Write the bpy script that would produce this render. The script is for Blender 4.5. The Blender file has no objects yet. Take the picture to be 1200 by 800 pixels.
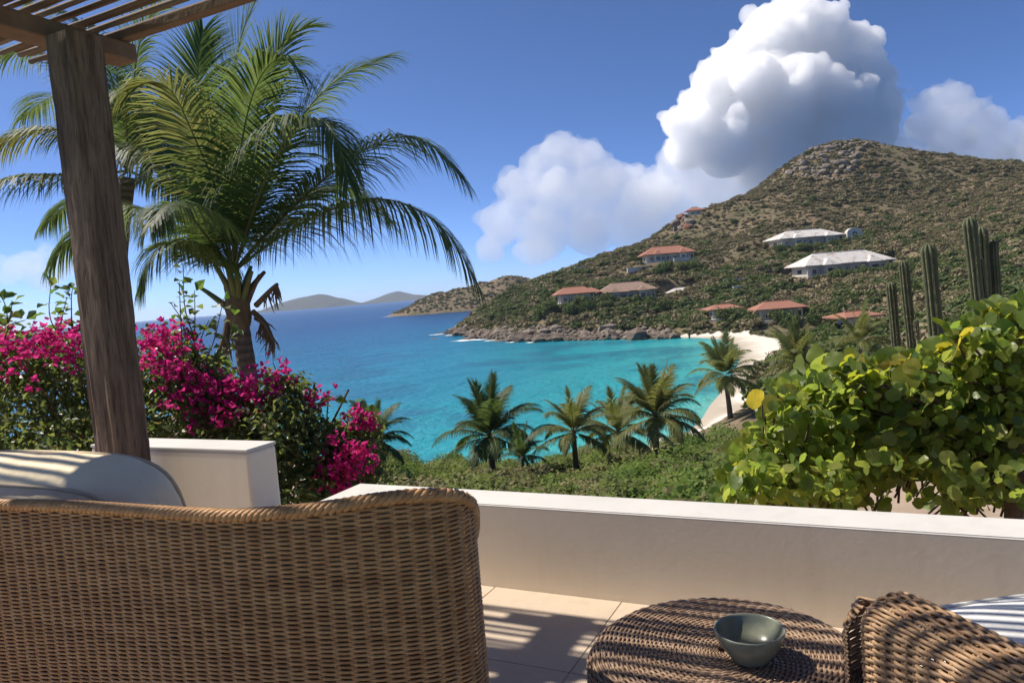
import bpy, bmesh, math, random
import numpy as np
from mathutils import Vector, Matrix, noise as mnoise
sc = bpy.context.scene
R_ = math.radians
# ---------------------------------------------------------------- camera
F_PX, ROLL = 867.0, 0.080
PITCH = math.atan((400 - (363 - .08*(600-312)))*math.cos(ROLL)/F_PX)
CAM = np.array([0.0, 0.0, 1.25])
fw = np.array([0, math.cos(PITCH), -math.sin(PITCH)])
_r0 = np.array([1.0, 0, 0]); _u0 = np.array([0, math.sin(PITCH), math.cos(PITCH)])
rt = _r0*math.cos(ROLL) - _u0*math.sin(ROLL)
up = _u0*math.cos(ROLL) + _r0*math.sin(ROLL)
cd = bpy.data.cameras.new('camera'); cam = bpy.data.objects.new('camera', cd)
sc.collection.objects.link(cam)
cam.matrix_world = Matrix(((rt[0], up[0], -fw[0], CAM[0]), (rt[1], up[1], -fw[1], CAM[1]),
                           (rt[2], up[2], -fw[2], CAM[2]), (0, 0, 0, 1)))
cd.sensor_width = 36; cd.lens = 36*F_PX/1200; cd.clip_start = .05; cd.clip_end = 60000
sc.camera = cam
# measuring helpers: where a sight line meets a level, or a distance
def ray(x, y): return fw + rt*(x-600)/F_PX + up*(400-y)/F_PX
def onz(x, y, z):
    v = ray(x, y); return CAM + v*((z-CAM[2])/v[2])
def atY(x, y, Y):
    v = ray(x, y); return CAM + v*(Y/v[1])
# terrace axes: T along the parapet (to the right), N outwards to the sea
TA = R_(-26.3)
T = np.array([math.cos(TA), math.sin(TA), 0]); N = np.array([-math.sin(TA), math.cos(TA), 0])
Z = np.array([0, 0, 1.0])
def tn(t, n, z=0.0): return T*t + N*n + Z*z
# ---------------------------------------------------------------- sun and sky
SUN_EL = R_(54)
_s = -T*.79 - N*.05 + Z
SUN = _s/np.linalg.norm(_s)
sl = bpy.data.lights.new('sun', 'SUN'); sl.energy = 4.6; sl.angle = R_(.53); sl.color = (1, .92, .80)
so = bpy.data.objects.new('sun', sl); sc.collection.objects.link(so)
so.rotation_euler = Vector(SUN).to_track_quat('Z', 'Y').to_euler()
w = bpy.data.worlds.new('World'); sc.world = w; w.use_nodes = True
_nt = w.node_tree; _bg = _nt.nodes['Background']
sky = _nt.nodes.new('ShaderNodeTexSky'); sky.sky_type = 'NISHITA'; sky.sun_disc = False
sky.sun_elevation = math.asin(SUN[2]); sky.sun_rotation = math.atan2(SUN[0], SUN[1])
sky.altitude = 0; sky.air_density = .36; sky.dust_density = .35; sky.ozone_density = 10.0
_nt.links.new(sky.outputs[0], _bg.inputs[0]); _bg.inputs[1].default_value = .126
sc.view_settings.view_transform = 'Standard'; sc.view_settings.look = 'None'
sc.view_settings.exposure = 0.56; sc.view_settings.gamma = 1.0
sc.view_settings.use_curve_mapping = False
cy = sc.cycles
cy.use_denoising = True; cy.max_bounces = 24; cy.diffuse_bounces = 3; cy.glossy_bounces = 3
cy.transmission_bounces = 4; cy.volume_bounces = 24; cy.transparent_max_bounces = 8
cy.caustics_reflective = False; cy.caustics_refractive = False
cy.use_adaptive_sampling = True; cy.adaptive_threshold = .02
# ---------------------------------------------------------------- helpers
COL = sc.collection
def link(name, me, parent=None, loc=None):
    o = bpy.data.objects.new(name, me); COL.objects.link(o)
    if parent is not None: o.parent = parent
    if loc is not None: o.location = tuple(loc)
    return o
def empty(name, loc=(0, 0, 0), rz=0.0):
    o = bpy.data.objects.new(name, None); COL.objects.link(o); o.location = tuple(loc); o.rotation_euler = (0, 0, rz)
    o.empty_display_size = .1
    return o
def tag(o, label=None, cat=None, group=None, kind=None):
    if label: o['label'] = label
    if cat: o['category'] = cat
    if group: o['group'] = group
    if kind: o['kind'] = kind
    return o
def mesh_np(name, V, loops, sizes, mat=None, smooth=False, mats=None, midx=None):
    """fast mesh from arrays: V (n,3), flat loop indices, corners per face"""
    me = bpy.data.meshes.new(name)
    V = np.asarray(V, dtype=np.float32); loops = np.asarray(loops, dtype=np.int32); sizes = np.asarray(sizes, dtype=np.int32)
    me.vertices.add(len(V)); me.vertices.foreach_set('co', V.ravel())
    me.loops.add(len(loops)); me.loops.foreach_set('vertex_index', loops)
    me.polygons.add(len(sizes))
    st = np.concatenate([[0], np.cumsum(sizes)[:-1]]).astype(np.int32)
    me.polygons.foreach_set('loop_start', st)
    try: me.polygons.foreach_set('loop_total', sizes)
    except Exception: pass
    me.polygons.foreach_set('use_smooth', np.full(len(sizes), smooth))
    for m in (mats or ([mat] if mat else [])): me.materials.append(m)
    if midx is not None: me.polygons.foreach_set('material_index', np.asarray(midx, dtype=np.int32))
    me.update(calc_edges=True); me.validate()
    return me
class MB:
    """collects shapes into one mesh"""
    def __init__(s): s.V = []; s.L = []; s.S = []; s.n = 0
    def add(s, V, F):
        V = np.asarray(V, float)
        s.V.append(V)
        if isinstance(F, np.ndarray):
            s.L.append((F+s.n).ravel()); s.S.append(np.full(len(F), F.shape[1]))
        else:
            s.L.append(np.array([i+s.n for f in F for i in f])); s.S.append(np.array([len(f) for f in F]))
        s.n += len(V); return s
    def box(s, c, sz, X=None, Y=None, Zv=None, taper=1.0):
        X = np.array([1., 0, 0]) if X is None else X; Y = np.array([0, 1., 0]) if Y is None else Y; Zv = Z if Zv is None else Zv
        a, b, h = sz[0]/2, sz[1]/2, sz[2]/2; c = np.asarray(c, float); V = []
        for k in (-1, 1):
            q = taper if k > 0 else 1
            for i, j in ((-1, -1), (1, -1), (1, 1), (-1, 1)): V.append(c + X*a*i*q + Y*b*j*q + Zv*h*k)
        return s.add(V, [(3, 2, 1, 0), (4, 5, 6, 7), (0, 1, 5, 4), (1, 2, 6, 5), (2, 3, 7, 6), (3, 0, 4, 7)])
    def tube(s, P, r, sides=6, cap=True):
        P = np.asarray(P, float); n = len(P); r = np.broadcast_to(np.asarray(r, float), (n,))
        tg = np.gradient(P, axis=0); tg /= np.linalg.norm(tg, axis=1)[:, None]+1e-12
        ref = np.array([0, 0, 1.]) if abs(tg[:, 2]).mean() < .8 else np.array([1., 0, 0])
        a = np.cross(tg, ref); a /= np.linalg.norm(a, axis=1)[:, None]+1e-12; b = np.cross(tg, a)
        th = np.arange(sides)*2*np.pi/sides
        V = P[:, None, :] + r[:, None, None]*(a[:, None, :]*np.cos(th)[None, :, None] + b[:, None, :]*np.sin(th)[None, :, None])
        i = np.arange(n-1)[:, None]*sides; j = np.arange(sides)[None, :]; k = (j+1) % sides
        F = np.stack([i+j, i+k, i+sides+k, i+sides+j], -1).reshape(-1, 4)
        s.add(V.reshape(-1, 3), F)
        if cap:
            s.add(V[0], [tuple(range(sides))]); s.add(V[-1], [tuple(range(sides))[::-1]])
        return s
    def build(s, name, mat, parent=None, smooth=False):
        me = mesh_np(name, np.vstack(s.V), np.concatenate(s.L), np.concatenate(s.S), mat, smooth)
        return link(name, me, parent)
    def mesh(s, name, mat, smooth=False):
        return mesh_np(name, np.vstack(s.V), np.concatenate(s.L), np.concatenate(s.S), mat, smooth)
def ico(sub):
    bm = bmesh.new(); bmesh.ops.create_icosphere(bm, subdivisions=sub, radius=1)
    V = np.array([v.co[:] for v in bm.verts]); F = np.array([[v.index for v in f.verts] for f in bm.faces]); bm.free()
    return V, F
ICO = {k: ico(k) for k in (1, 2, 3)}
def bevel(o, w_, seg=2):
    bm = bmesh.new(); bm.from_mesh(o.data); bmesh.ops.remove_doubles(bm, verts=bm.verts, dist=1e-6)
    bmesh.ops.bevel(bm, geom=list(bm.edges)+list(bm.verts), offset=w_, segments=seg, affect='EDGES', profile=.5)
    bm.to_mesh(o.data); bm.free()
    o.data.polygons.foreach_set('use_smooth', np.full(len(o.data.polygons), False)); return o
def vnoise(P, sc_, oct_=3, off=0.0):
    """value noise, vectorised"""
    P = np.asarray(P, float)/sc_ + off; out = np.zeros(len(P)); amp = 1.0; tot = 0
    for _ in range(oct_):
        i = np.floor(P).astype(np.int64); f = P-i; f = f*f*(3-2*f); acc = 0
        for dx in (0, 1):
            for dy in (0, 1):
                for dz in (0, 1):
                    h = ((i[:, 0]+dx)*73856093) ^ ((i[:, 1]+dy)*19349663) ^ ((i[:, 2]+dz)*83492791)
                    h = (h ^ (h >> 13))*1274126177 & 0x7fffffff
                    v = (h % 100003)/100003.0
                    acc = acc + v*(f[:, 0] if dx else 1-f[:, 0])*(f[:, 1] if dy else 1-f[:, 1])*(f[:, 2] if dz else 1-f[:, 2])
        out += acc*amp; tot += amp; amp *= .5; P = P*2.03+17.3
    return out/tot
def resample(P, step=None, n=None):
    P = np.asarray(P, float); d = np.concatenate([[0], np.cumsum(np.linalg.norm(np.diff(P, axis=0), axis=1))]); n = n or int(round(d[-1]/step))+1
    return np.stack([np.interp(np.linspace(0, d[-1], n), d, P[:, k]) for k in range(P.shape[1])], 1)
def smooth_path(P, it=3):
    P = np.asarray(P, float)
    for _ in range(it):
        Q = [P[0]]
        for a, c in zip(P[:-1], P[1:]): Q += [a*.75+c*.25, a*.25+c*.75]
        Q.append(P[-1]); P = np.array(Q)
    return P
# ---------------------------------------------------------------- materials
def col4(c): return (c[0], c[1], c[2], 1)
class NB:
    """tiny node-tree builder"""
    def __init__(s, name):
        s.m = bpy.data.materials.new(name); s.m.use_nodes = True; s.nt = s.m.node_tree
        s.p = s.nt.nodes['Principled BSDF']; s.out = s.nt.nodes['Material Output']
    def n(s, t, **kw):
        x = s.nt.nodes.new(t)
        for k, v in kw.items(): setattr(x, k, v)
        return x
    def l(s, a, b): s.nt.links.new(a, b)
    def coord(s, obj=True, scale=None):
        c = s.n('ShaderNodeTexCoord').outputs['Object'] if obj else s.n('ShaderNodeNewGeometry').outputs['Position']
        if scale is not None:
            mp = s.n('ShaderNodeMapping'); mp.inputs['Scale'].default_value = scale; s.l(c, mp.inputs[0]); c = mp.outputs[0]
        return c
    def noise(s, vec, scale, detail=4, rough=.55, dist=0):
        x = s.n('ShaderNodeTexNoise'); x.inputs['Scale'].default_value = scale; x.inputs['Detail'].default_value = detail
        x.inputs['Roughness'].default_value = rough; x.inputs['Distortion'].default_value = dist
        s.l(vec, x.inputs['Vector']); return x.outputs['Fac']
    def ramp(s, fac, stops):
        x = s.n('ShaderNodeValToRGB'); e = x.color_ramp.elements
        while len(e) < len(stops): e.new(.5)
        for q, (p, c) in zip(e, stops): q.position = p; q.color = col4(c) if len(c) == 3 else c
        s.l(fac, x.inputs[0]); return x.outputs[0]
    def mix(s, fac, a, b, mode='MIX'):
        x = s.n('ShaderNodeMix', data_type='RGBA', blend_type=mode)
        for sock, v in ((x.inputs[0], fac), (x.inputs[6], a), (x.inputs[7], b)):
            if isinstance(v, (int, float)): sock.default_value = v
            elif isinstance(v, tuple): sock.default_value = col4(v)
            else: s.l(v, sock)
        return x.outputs[2]
    def math(s, op, a, b=None):
        x = s.n('ShaderNodeMath', operation=op)
        for sock, v in zip(x.inputs, (a, b)):
            if v is None: continue
            if isinstance(v, (int, float)): sock.default_value = v
            else: s.l(v, sock)
        return x.outputs[0]
    def bump(s, h, strength, dist=.01):
        x = s.n('ShaderNodeBump'); x.inputs['Strength'].default_value = strength; x.inputs['Distance'].default_value = dist
        s.l(h, x.inputs['Height']); s.l(x.outputs[0], s.p.inputs['Normal']); return x
    def island(s): return s.n('ShaderNodeNewGeometry').outputs['Random Per Island']
    def objrand(s): return s.n('ShaderNodeObjectInfo').outputs['Random']
    def base(s, v, rough=.7, spec=.3):
        if isinstance(v, tuple): s.p.inputs['Base Color'].default_value = col4(v)
        else: s.l(v, s.p.inputs['Base Color'])
        s.p.inputs['Roughness'].default_value = rough; s.p.inputs['Specular IOR Level'].default_value = spec
        return s
    def translucent(s, colr, fac):
        """thin leaves let light through"""
        t = s.n('ShaderNodeBsdfTranslucent'); mx = s.n('ShaderNodeMixShader'); mx.inputs[0].default_value = fac
        if isinstance(colr, tuple): t.inputs[0].default_value = col4(colr)
        else: s.l(colr, t.inputs[0])
        s.l(s.p.outputs[0], mx.inputs[1]); s.l(t.outputs[0], mx.inputs[2]); s.l(mx.outputs[0], s.out.inputs[0]); return s
def leafmat(name, stops, tr_stops, fac=.35, rough=.45, spec=.4, obj=False):
    b = NB(name); r = b.objrand() if obj else b.island()
    c = b.ramp(r, stops); b.base(c, rough, spec); b.translucent(b.ramp(r, tr_stops), fac); return b.m
def plain(name, c1, c2, scale, rough=.8, spec=.25, bumps=0.0, bscale=None, detail=5, obj=True, stretch=None, bdist=.01):
    b = NB(name); v = b.coord(obj, stretch); n = b.noise(v, scale, detail)
    b.base(b.ramp(n, [(.3, c1), (.7, c2)]), rough, spec)
    if bumps: b.bump(b.noise(v, bscale or scale*6, 6), bumps, bdist)
    return b.m
# ---------------------------------------------------------------- sea, hill, beach, islands, near slope
SEA = -20.0
def tps_fit(P, z, lam=1e-3):
    n = len(P); d = np.linalg.norm(P[:, None]-P[None], axis=2)
    K = np.where(d > 0, d*d*np.log(d+1e-9), 0)+lam*np.eye(n)*1000; A = np.hstack([np.ones((n, 1)), P])
    M = np.block([[K, A], [A.T, np.zeros((3, 3))]]); w_ = np.linalg.solve(M, np.concatenate([z, np.zeros(3)]))
    def ev(Q):
        out = np.empty(len(Q))
        for i in range(0, len(Q), 20000):
            q = Q[i:i+20000]; dd = np.linalg.norm(q[:, None]-P[None], axis=2)
            out[i:i+20000] = (dd*dd*np.log(dd+1e-9))@w_[:n] + w_[n] + q@w_[n+1:]
        return out
    return ev
def slope_z(x, y):
    x = np.asarray(x, float); y = np.asarray(y, float)
    d = np.clip(x*N[0]+y*N[1]-2.8, 0, None); rgt = 1/(1+np.exp(-(x-.25*y-.6)/1.2)); near_r = rgt*np.exp(-d/9)
    z = -.30 - 2.0*(1-np.exp(-d/4.0))*(1-near_r*.93) - (.24-.04*np.clip((x+2)/18, 0, 1))*d*(1-.45*near_r)
    P3 = np.c_[x.ravel(), y.ravel(), np.zeros(x.size)]
    return z + ((vnoise(P3, 5, 3)-.5).reshape(x.shape)*np.clip(d/8, .08, 1.2))
hp = []                                            # (x, y, z) survey points of the hill
def hY(px, py, Y): p = atY(px, py, Y); hp.append(p)
SHORE = [(525, 390.5), (545, 393), (568, 396), (600, 399.5), (640, 400), (680, 398.5), (720, 397.5), (760, 397), (785, 397), (810, 397.5), (832, 399.5),
         (845, 407), (843, 424), (830, 444), (813, 462), (799, 475), (788, 489), (770, 505)]
for q in SHORE: hp.append(onz(*q, SEA))
for q in [(500, 398), (560, 412), (620, 415), (700, 412), (770, 412), (815, 412), (815, 440), (780, 470), (745, 500), (500, 450), (600, 500), (400, 420)]:
    p = onz(*q, SEA); hp.append(np.array([p[0], p[1], SEA-4.0]))
for c in [  # sight-line columns up the slope
    [(540, 384, 432), (552, 377, 430), (566, 367, 428), (580, 352, 435)],
    [(620, 375, 350), (620, 350, 385), (620, 333, 425)], [(645, 323, 430)], [(670, 317, 440)],
    [(700, 375, 303), (700, 352, 330), (700, 330, 380), (707, 304, 450)], [(745, 291, 465)],
    [(675, 356, 330), (740, 351, 330), (655, 360, 328)],
    [(780, 372, 308), (780, 340, 345), (785, 308, 392), (785, 278, 480)], [(800, 256, 500), (832, 243, 515)],
    [(850, 385, 250), (850, 374, 265), (850, 340, 322), (850, 300, 395), (850, 265, 470), (860, 233, 530)],
    [(880, 386, 246), (900, 384, 243), (930, 400, 225), (915, 374, 250), (930, 345, 292), (930, 322, 325), (930, 290, 390), (930, 250, 455), (930, 216, 520), (930, 191, 560)],
    [(985, 395, 165), (1005, 390, 170), (1000, 350, 258), (995, 322, 322), (960, 290, 400), (1000, 250, 450), (1000, 210, 510), (960, 171, 572), (985, 165, 580), (1015, 173, 588)],
    [(1080, 385, 168), (1080, 340, 240), (1080, 300, 325), (1080, 260, 405), (1080, 220, 490), (1062, 184, 595)],
    [(1200, 345, 180), (1200, 300, 255), (1200, 260, 345), (1200, 220, 450), (1200, 191, 560), (1120, 187, 590), (1150, 189, 575)],
    [(1300, 330, 190), (1300, 250, 350), (1300, 200, 500)],
    [(900, 440, 125), (960, 420, 132), (860, 480, 118), (1050, 420, 130), (1150, 400, 130), (870, 415, 190), (910, 405, 205)],
]:
    for q in c: hY(*q)
for (px, py, Y, dz) in [(580, 352, 520, -18), (645, 323, 540, -22), (707, 304, 560, -22), (785, 278, 600, -25), (860, 233, 660, -30), (930, 191, 690, -35),
                        (985, 165, 720, -45), (1062, 184, 730, -40), (1150, 189, 720, -35), (1300, 200, 700, -30)]:
    a = [p for p in hp if abs(p[1]/1-Y) < 1e9]; p = atY(px, py, Y); b_ = atY(px, py, Y-110); hp.append(np.array([p[0], p[1], b_[2]+dz]))
for q in [(845, 391), (862, 396), (880, 402), (868, 412), (900, 400), (930, 402), (880, 428), (862, 448), (845, 466), (825, 484), (810, 498), (870, 465)]: hp.append(onz(*q, -18.9))
for q in [(20, 72), (50, 66), (90, 64), (140, 66), (200, 70), (280, 72), (380, 76), (-20, 80), (-60, 85), (0, 90), (10, 100)]: hp.append(np.array([q[0], q[1], float(slope_z(np.array([q[0]]), np.array([q[1]]))[0])-(1.6 if q[0] > 30 else 6.0)]))
for q in [(885, 472), (900, 452), (872, 496), (905, 470)]: hp.append(onz(*q, -17.3))
hp = np.array(hp); hz = tps_fit(hp[:, :2], hp[:, 2])
HOUSES = [  # left px, right px, floor py at the left end, Y, wall height, roof height, depth, yaw
 dict(x0=754, x1=816, py=308, Y=392, wh=3.9, rh=4.9, dp=15, yaw=0),
 dict(x0=652, x1=698, py=357, Y=328, wh=4.2, rh=3.6, dp=12, yaw=4),
 dict(x0=703, x1=772, py=354, Y=333, wh=4.0, rh=4.6, dp=14, yaw=-3),
 dict(x0=908, x1=992, py=291, Y=395, wh=4.6, rh=5.0, dp=17, yaw=8),
 dict(x0=937, x1=1052, py=325, Y=322, wh=4.6, rh=6.0, dp=17, yaw=6),
 dict(x0=833, x1=870, py=374, Y=265, wh=3.2, rh=2.0, dp=9, yaw=0),
 dict(x0=890, x1=944, py=376, Y=250, wh=3.6, rh=2.9, dp=10, yaw=-5),
 dict(x0=988, x1=1030, py=391, Y=170, wh=3.6, rh=1.5, dp=7, yaw=10),
 dict(x0=786, x1=813, py=350, Y=345, wh=2.6, rh=2.4, dp=8, yaw=-8),
 dict(x0=806, x1=826, py=252, Y=500, wh=2.6, rh=2.8, dp=8, yaw=0),
]
for h in HOUSES:
    a = atY(h['x0'], h['py'], h['Y']); b_ = atY(h['x1'], h['py'], h['Y']); h['w'] = b_[0]-a[0]; h['c'] = np.array([(a[0]+b_[0])/2, h['Y']+h['dp']/2, a[2]])
def rough_amt(x, y, z): return np.clip((z-SEA-.8)/6, 0, 1)
def seg_dist(Q, P, closed=False):
    """distance to a polyline, and on which side of it"""
    P = np.asarray(P, float); A, B = (P, np.roll(P, -1, 0)) if closed else (P[:-1], P[1:]); best = np.full(len(Q), 1e9); sd_ = np.ones(len(Q))
    for a, b in zip(A, B):
        ab = b-a; t = np.clip(((Q-a)@ab)/(ab@ab), 0, 1); d = np.linalg.norm(Q-a-t[:, None]*ab, axis=1); cr = ab[0]*(Q[:, 1]-a[1])-ab[1]*(Q[:, 0]-a[0]); m = d < best; best[m] = d[m]; sd_[m] = np.sign(cr[m])
    return best, sd_
WATERLINE = [onz(x, y, SEA)[:2] for x, y in SHORE[8:]]
def shore_dist(Q): d, s_ = seg_dist(Q, WATERLINE); return d*s_
def bsd(Q): d, _ = seg_dist(Q, BEACH, True); return np.where(inpoly(Q, BEACH), -d, d)
def hill_z(Q):
    Q = np.atleast_2d(np.asarray(Q, float)); z = hz(Q[:, :2]); P3 = np.c_[Q[:, :2], np.zeros(len(Q))]
    a = rough_amt(0, 0, z)
    z = z + a*((vnoise(P3, 60, 3)-.5)*7 + (vnoise(P3, 14, 3, 5.)-.5)*3.2)
    k = np.clip((bsd(Q[:, :2])-2.5)/-5.0, 0, 1); z = z*(1-k)+k*np.clip(SEA-.25+.055*shore_dist(Q[:, :2]), SEA-2.5, SEA+3.2)   # smooth sand
    for h in HOUSES:                               # building pads cut into the slope
        d = np.maximum(np.abs(Q[:, 0]-h['c'][0])/(h['w']/2+3), np.abs(Q[:, 1]-h['c'][1]+1)/(h['dp']/2+3)); k = np.clip((1.40-d)/.40, 0, 1); k = k*k*(3-2*k); z = z*(1-k)+(h['c'][2]-.5)*k
    return z
def inpoly(P, poly):
    poly = np.asarray(poly); x, y = P[:, 0], P[:, 1]; c = np.zeros(len(P), bool); j = len(poly)-1
    for i in range(len(poly)):
        xi, yi = poly[i]; xj, yj = poly[j]
        c ^= ((yi > y) != (yj > y)) & (x < (xj-xi)*(y-yi)/(yj-yi+1e-12)+xi); j = i
    return c
BEACH = [onz(x, y, -19.6)[:2] for x, y in [(745, 399), (775, 394), (812, 393), (850, 392), (882, 391.5), (905, 395), (935, 398), (965, 397), (1000, 398), (990, 404),
         (955, 410), (925, 420), (905, 435), (890, 455), (868, 482), (845, 498), (815, 512), (780, 525), (740, 525), (770, 480), (800, 440), (790, 412)]]
gx = np.arange(-75, 640, 2.4); gy = np.arange(64, 790, 2.4)
GX, GY = np.meshgrid(gx, gy); Q = np.c_[GX.ravel(), GY.ravel()]
GZ = hill_z(Q)
nx, ny = len(gx), len(gy)
ii = (np.arange(ny-1)[:, None]*nx + np.arange(nx-1)[None]).ravel()
FQ = np.stack([ii, ii+1, ii+nx+1, ii+nx], 1)
cen = Q[FQ].mean(1); zc = GZ[FQ].mean(1)
keep = zc > SEA-3.5
bm_ = inpoly(cen+np.c_[(vnoise(np.c_[cen, cen[:, :1]*0], 9, 2)-.5)*5, (vnoise(np.c_[cen, cen[:, :1]*0+50], 9, 2)-.5)*5], BEACH)
bm_ &= zc < SEA+3.4
VV = np.c_[Q, GZ]
def sub_mesh(name, F, mat):
    used, inv = np.unique(F, return_inverse=True)
    return mesh_np(name, VV[used], inv.reshape(-1), np.full(len(F), 4), mat, True)
def hill_material():
    b = NB('dry_hillside'); v = b.coord(); n1 = b.noise(v, .03, 5); n2 = b.noise(v, .16, 6, .65); n3 = b.noise(v, .9, 4)
    c = b.ramp(n2, [(.32, (.085, .083, .042)), (.46, (.13, .115, .066)), (.58, (.19, .15, .098)), (.72, (.27, .215, .15))])
    c = b.mix(b.math('MULTIPLY', n3, .5), c, (.06, .065, .03)); c2 = b.mix(b.ramp(n1, [(.4, (0, 0, 0)), (.62, (.6, .6, .6))]), c, (.22, .155, .105))
    b.base(c2, .95, .1); b.bump(n3, .5, 1.2); return b.m
M_HILL = hill_material()
def sand_material():
    b = NB('beach_sand'); v = b.coord(); n = b.noise(v, .12, 5); n2 = b.noise(v, 1.2, 6, .65); sx = b.n('ShaderNodeSeparateXYZ'); b.l(v, sx.inputs[0])
    c = b.ramp(n, [(.3, (.60, .55, .47)), (.7, (.68, .63, .55))]); c = b.mix(b.ramp(n2, [(.55, (0, 0, 0)), (.75, (.4, .4, .4))]), c, (.50, .44, .36))
    wet = b.math('ADD', b.math('SUBTRACT', sx.outputs[2], SEA), b.math('MULTIPLY', b.math('SUBTRACT', n, .5), .5))     # damp sand by the water
    c = b.mix(b.ramp(wet, [(.10, (.8, .8, .8)), (.42, (0, 0, 0))]), c, (.38, .32, .25)); b.base(c, .95, .1); b.bump(n2, .25, .2); return b.m
M_SAND = sand_material()
_unused = plain('beach_sand', (.46, .40, .32), (.54, .48, .40), .12, .95, .1, .25, 1.2, obj=True, bdist=.2)
hill = tag(link('hill', sub_mesh('hill', FQ[keep & ~bm_], M_HILL)), kind='structure')
beach = tag(link('beach', sub_mesh('beach', FQ[keep & bm_], M_SAND)), kind='structure')
# --- sea: colour follows the depth over sand, reef and deep water
def sea_material():
    b = NB('sea_water'); g = b.n('ShaderNodeNewGeometry').outputs['Position']
    sx = b.n('ShaderNodeSeparateXYZ'); b.l(g, sx.inputs[0]); x, y = sx.outputs[0], sx.outputs[1]
    n0 = b.noise(g, .011, 4, .6, .6); n1 = b.noise(g, .03, 3, .5, .5)
    # distance seawards of the beach, a slanting line over the sandy cove
    s1 = b.math('ADD', b.math('MULTIPLY', x, -.80), b.math('MULTIPLY', y, .22))
    s = b.math('ADD', s1, b.math('MULTIPLY', b.math('SUBTRACT', n0, .5), 95))
    s = b.math('ADD', s, b.math('ADD', b.math('MULTIPLY', b.math('MAXIMUM', b.math('SUBTRACT', x, 180), 0), 1.4), b.math('MULTIPLY', b.math('MAXIMUM', b.math('SUBTRACT', y, 480), 0), .35)))   # deep water outside the cove
    f = b.math('DIVIDE', b.math('ADD', s, 20), 420)
    c = b.ramp(f, [(0.0, (.18, .46, .40)), (.05, (.055, .38, .37)), (.11, (.018, .275, .315)), (.20, (.009, .18, .265)), (.36, (.006, .105, .205)), (.6, (.005, .066, .165)), (1, (.004, .044, .13))])
    reef = b.ramp(n1, [(.50, (0, 0, 0)), (.64, (.75, .75, .75))]); near = b.ramp(b.math('DIVIDE', y, 700), [(.3, (1, 1, 1)), (.9, (0, 0, 0))])
    c = b.mix(b.math('MULTIPLY', b.math('MULTIPLY', reef, near), .8), c, (.008, .075, .145))
    b.base(c, .26, .10)
    st = b.coord(False, (1, 1.0, 1)); h = b.math('ADD', b.noise(st, .55, 5, .6), b.math('MULTIPLY', b.noise(st, .09, 3), 2.0)); b.bump(h, 1.0, 1.0)
    return b.m
RS = 11500
ring = [0, 60, 140, 260, 420, 700, 1200, 2500, 5000, RS]; V = [(0, 0, SEA)]; Fc = []; ns = 64
for i, r in enumerate(ring[1:]):
    V += [(r*math.cos(a*2*math.pi/ns), r*math.sin(a*2*math.pi/ns), SEA) for a in range(ns)]
    for a in range(ns):
        b2 = (a+1) % ns
        if i == 0: Fc.append((0, 1+a, 1+b2))
        else: Fc.append((1+(i-1)*ns+a, 1+i*ns+a, 1+i*ns+b2, 1+(i-1)*ns+b2))
sea = tag(MB().add(V, Fc).build('sea', sea_material()), kind='structure')
# --- far headland behind the point, and islands on the horizon
def ridge(name, prof, Y, depth, base, mat, seed, step, foot=None, amp=.12):
    """a hill whose crest follows the given sight points; slopes fall to both sides"""
    px = np.array([p[0] for p in prof]); py = np.array([p[1] for p in prof])
    xs = np.linspace(px[0], px[-1], step); ys = np.interp(xs, px, py); crest = np.array([atY(a, c, Y) for a, c in zip(xs, ys)])
    nj = 21; v = np.linspace(-1, 1, nj); Vv = []
    for i, p in enumerate(crest):
        h = max(p[2]-base, .5)
        for t in v:
            q = np.array([p[0]+t*depth*.15, p[1]+t*depth*(.35+.65*min(1, h/(.5*(max(crest[:, 2])-base)))), 0])
            Vv.append([q[0], q[1], base-2+(h+2)*(1-abs(t)**1.35)])
    Vv = np.array(Vv); hh = (Vv[:, 2]-base).clip(0); Vv[:, 2] += hh*amp*2*(vnoise(Vv, depth*.25, 4, seed)-.5); i = (np.arange(step-1)[:, None]*nj+np.arange(nj-1)[None]).ravel()
    return tag(link(name, mesh_np(name, Vv, np.stack([i, i+nj, i+nj+1, i+1], 1).ravel(), np.full(len(i), 4), mat, True)), kind='structure')
M_FAR = plain('far_scrub', (.035, .042, .03), (.06, .062, .042), .02, .95, .1, obj=True)
headland = ridge('headland', [(461, 368), (470, 364), (484, 358), (498, 349), (514, 344), (532, 341), (552, 337), (575, 330), (592, 326), (606, 325), (620, 328), (640, 329), (670, 325), (720, 330)], 1000, 90, SEA, M_HILL, 3., 90, amp=.2)
isl = ridge('island', [(308, 363), (318, 361), (330, 355), (342, 351), (352, 348.5), (362, 347), (374, 345), (382, 345.5), (392, 348.5), (402, 350), (414, 354), (428, 355.5)], 7200, 500, SEA, M_FAR, 8., 70, amp=.10)
isl2 = ridge('island', [(425, 355), (440, 350), (452, 345), (460, 342.5), (467, 341), (474, 342.5), (484, 345), (500, 346), (520, 347.5), (545, 345)], 8200, 500, SEA, M_FAR, 11., 60, amp=.10)
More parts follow.
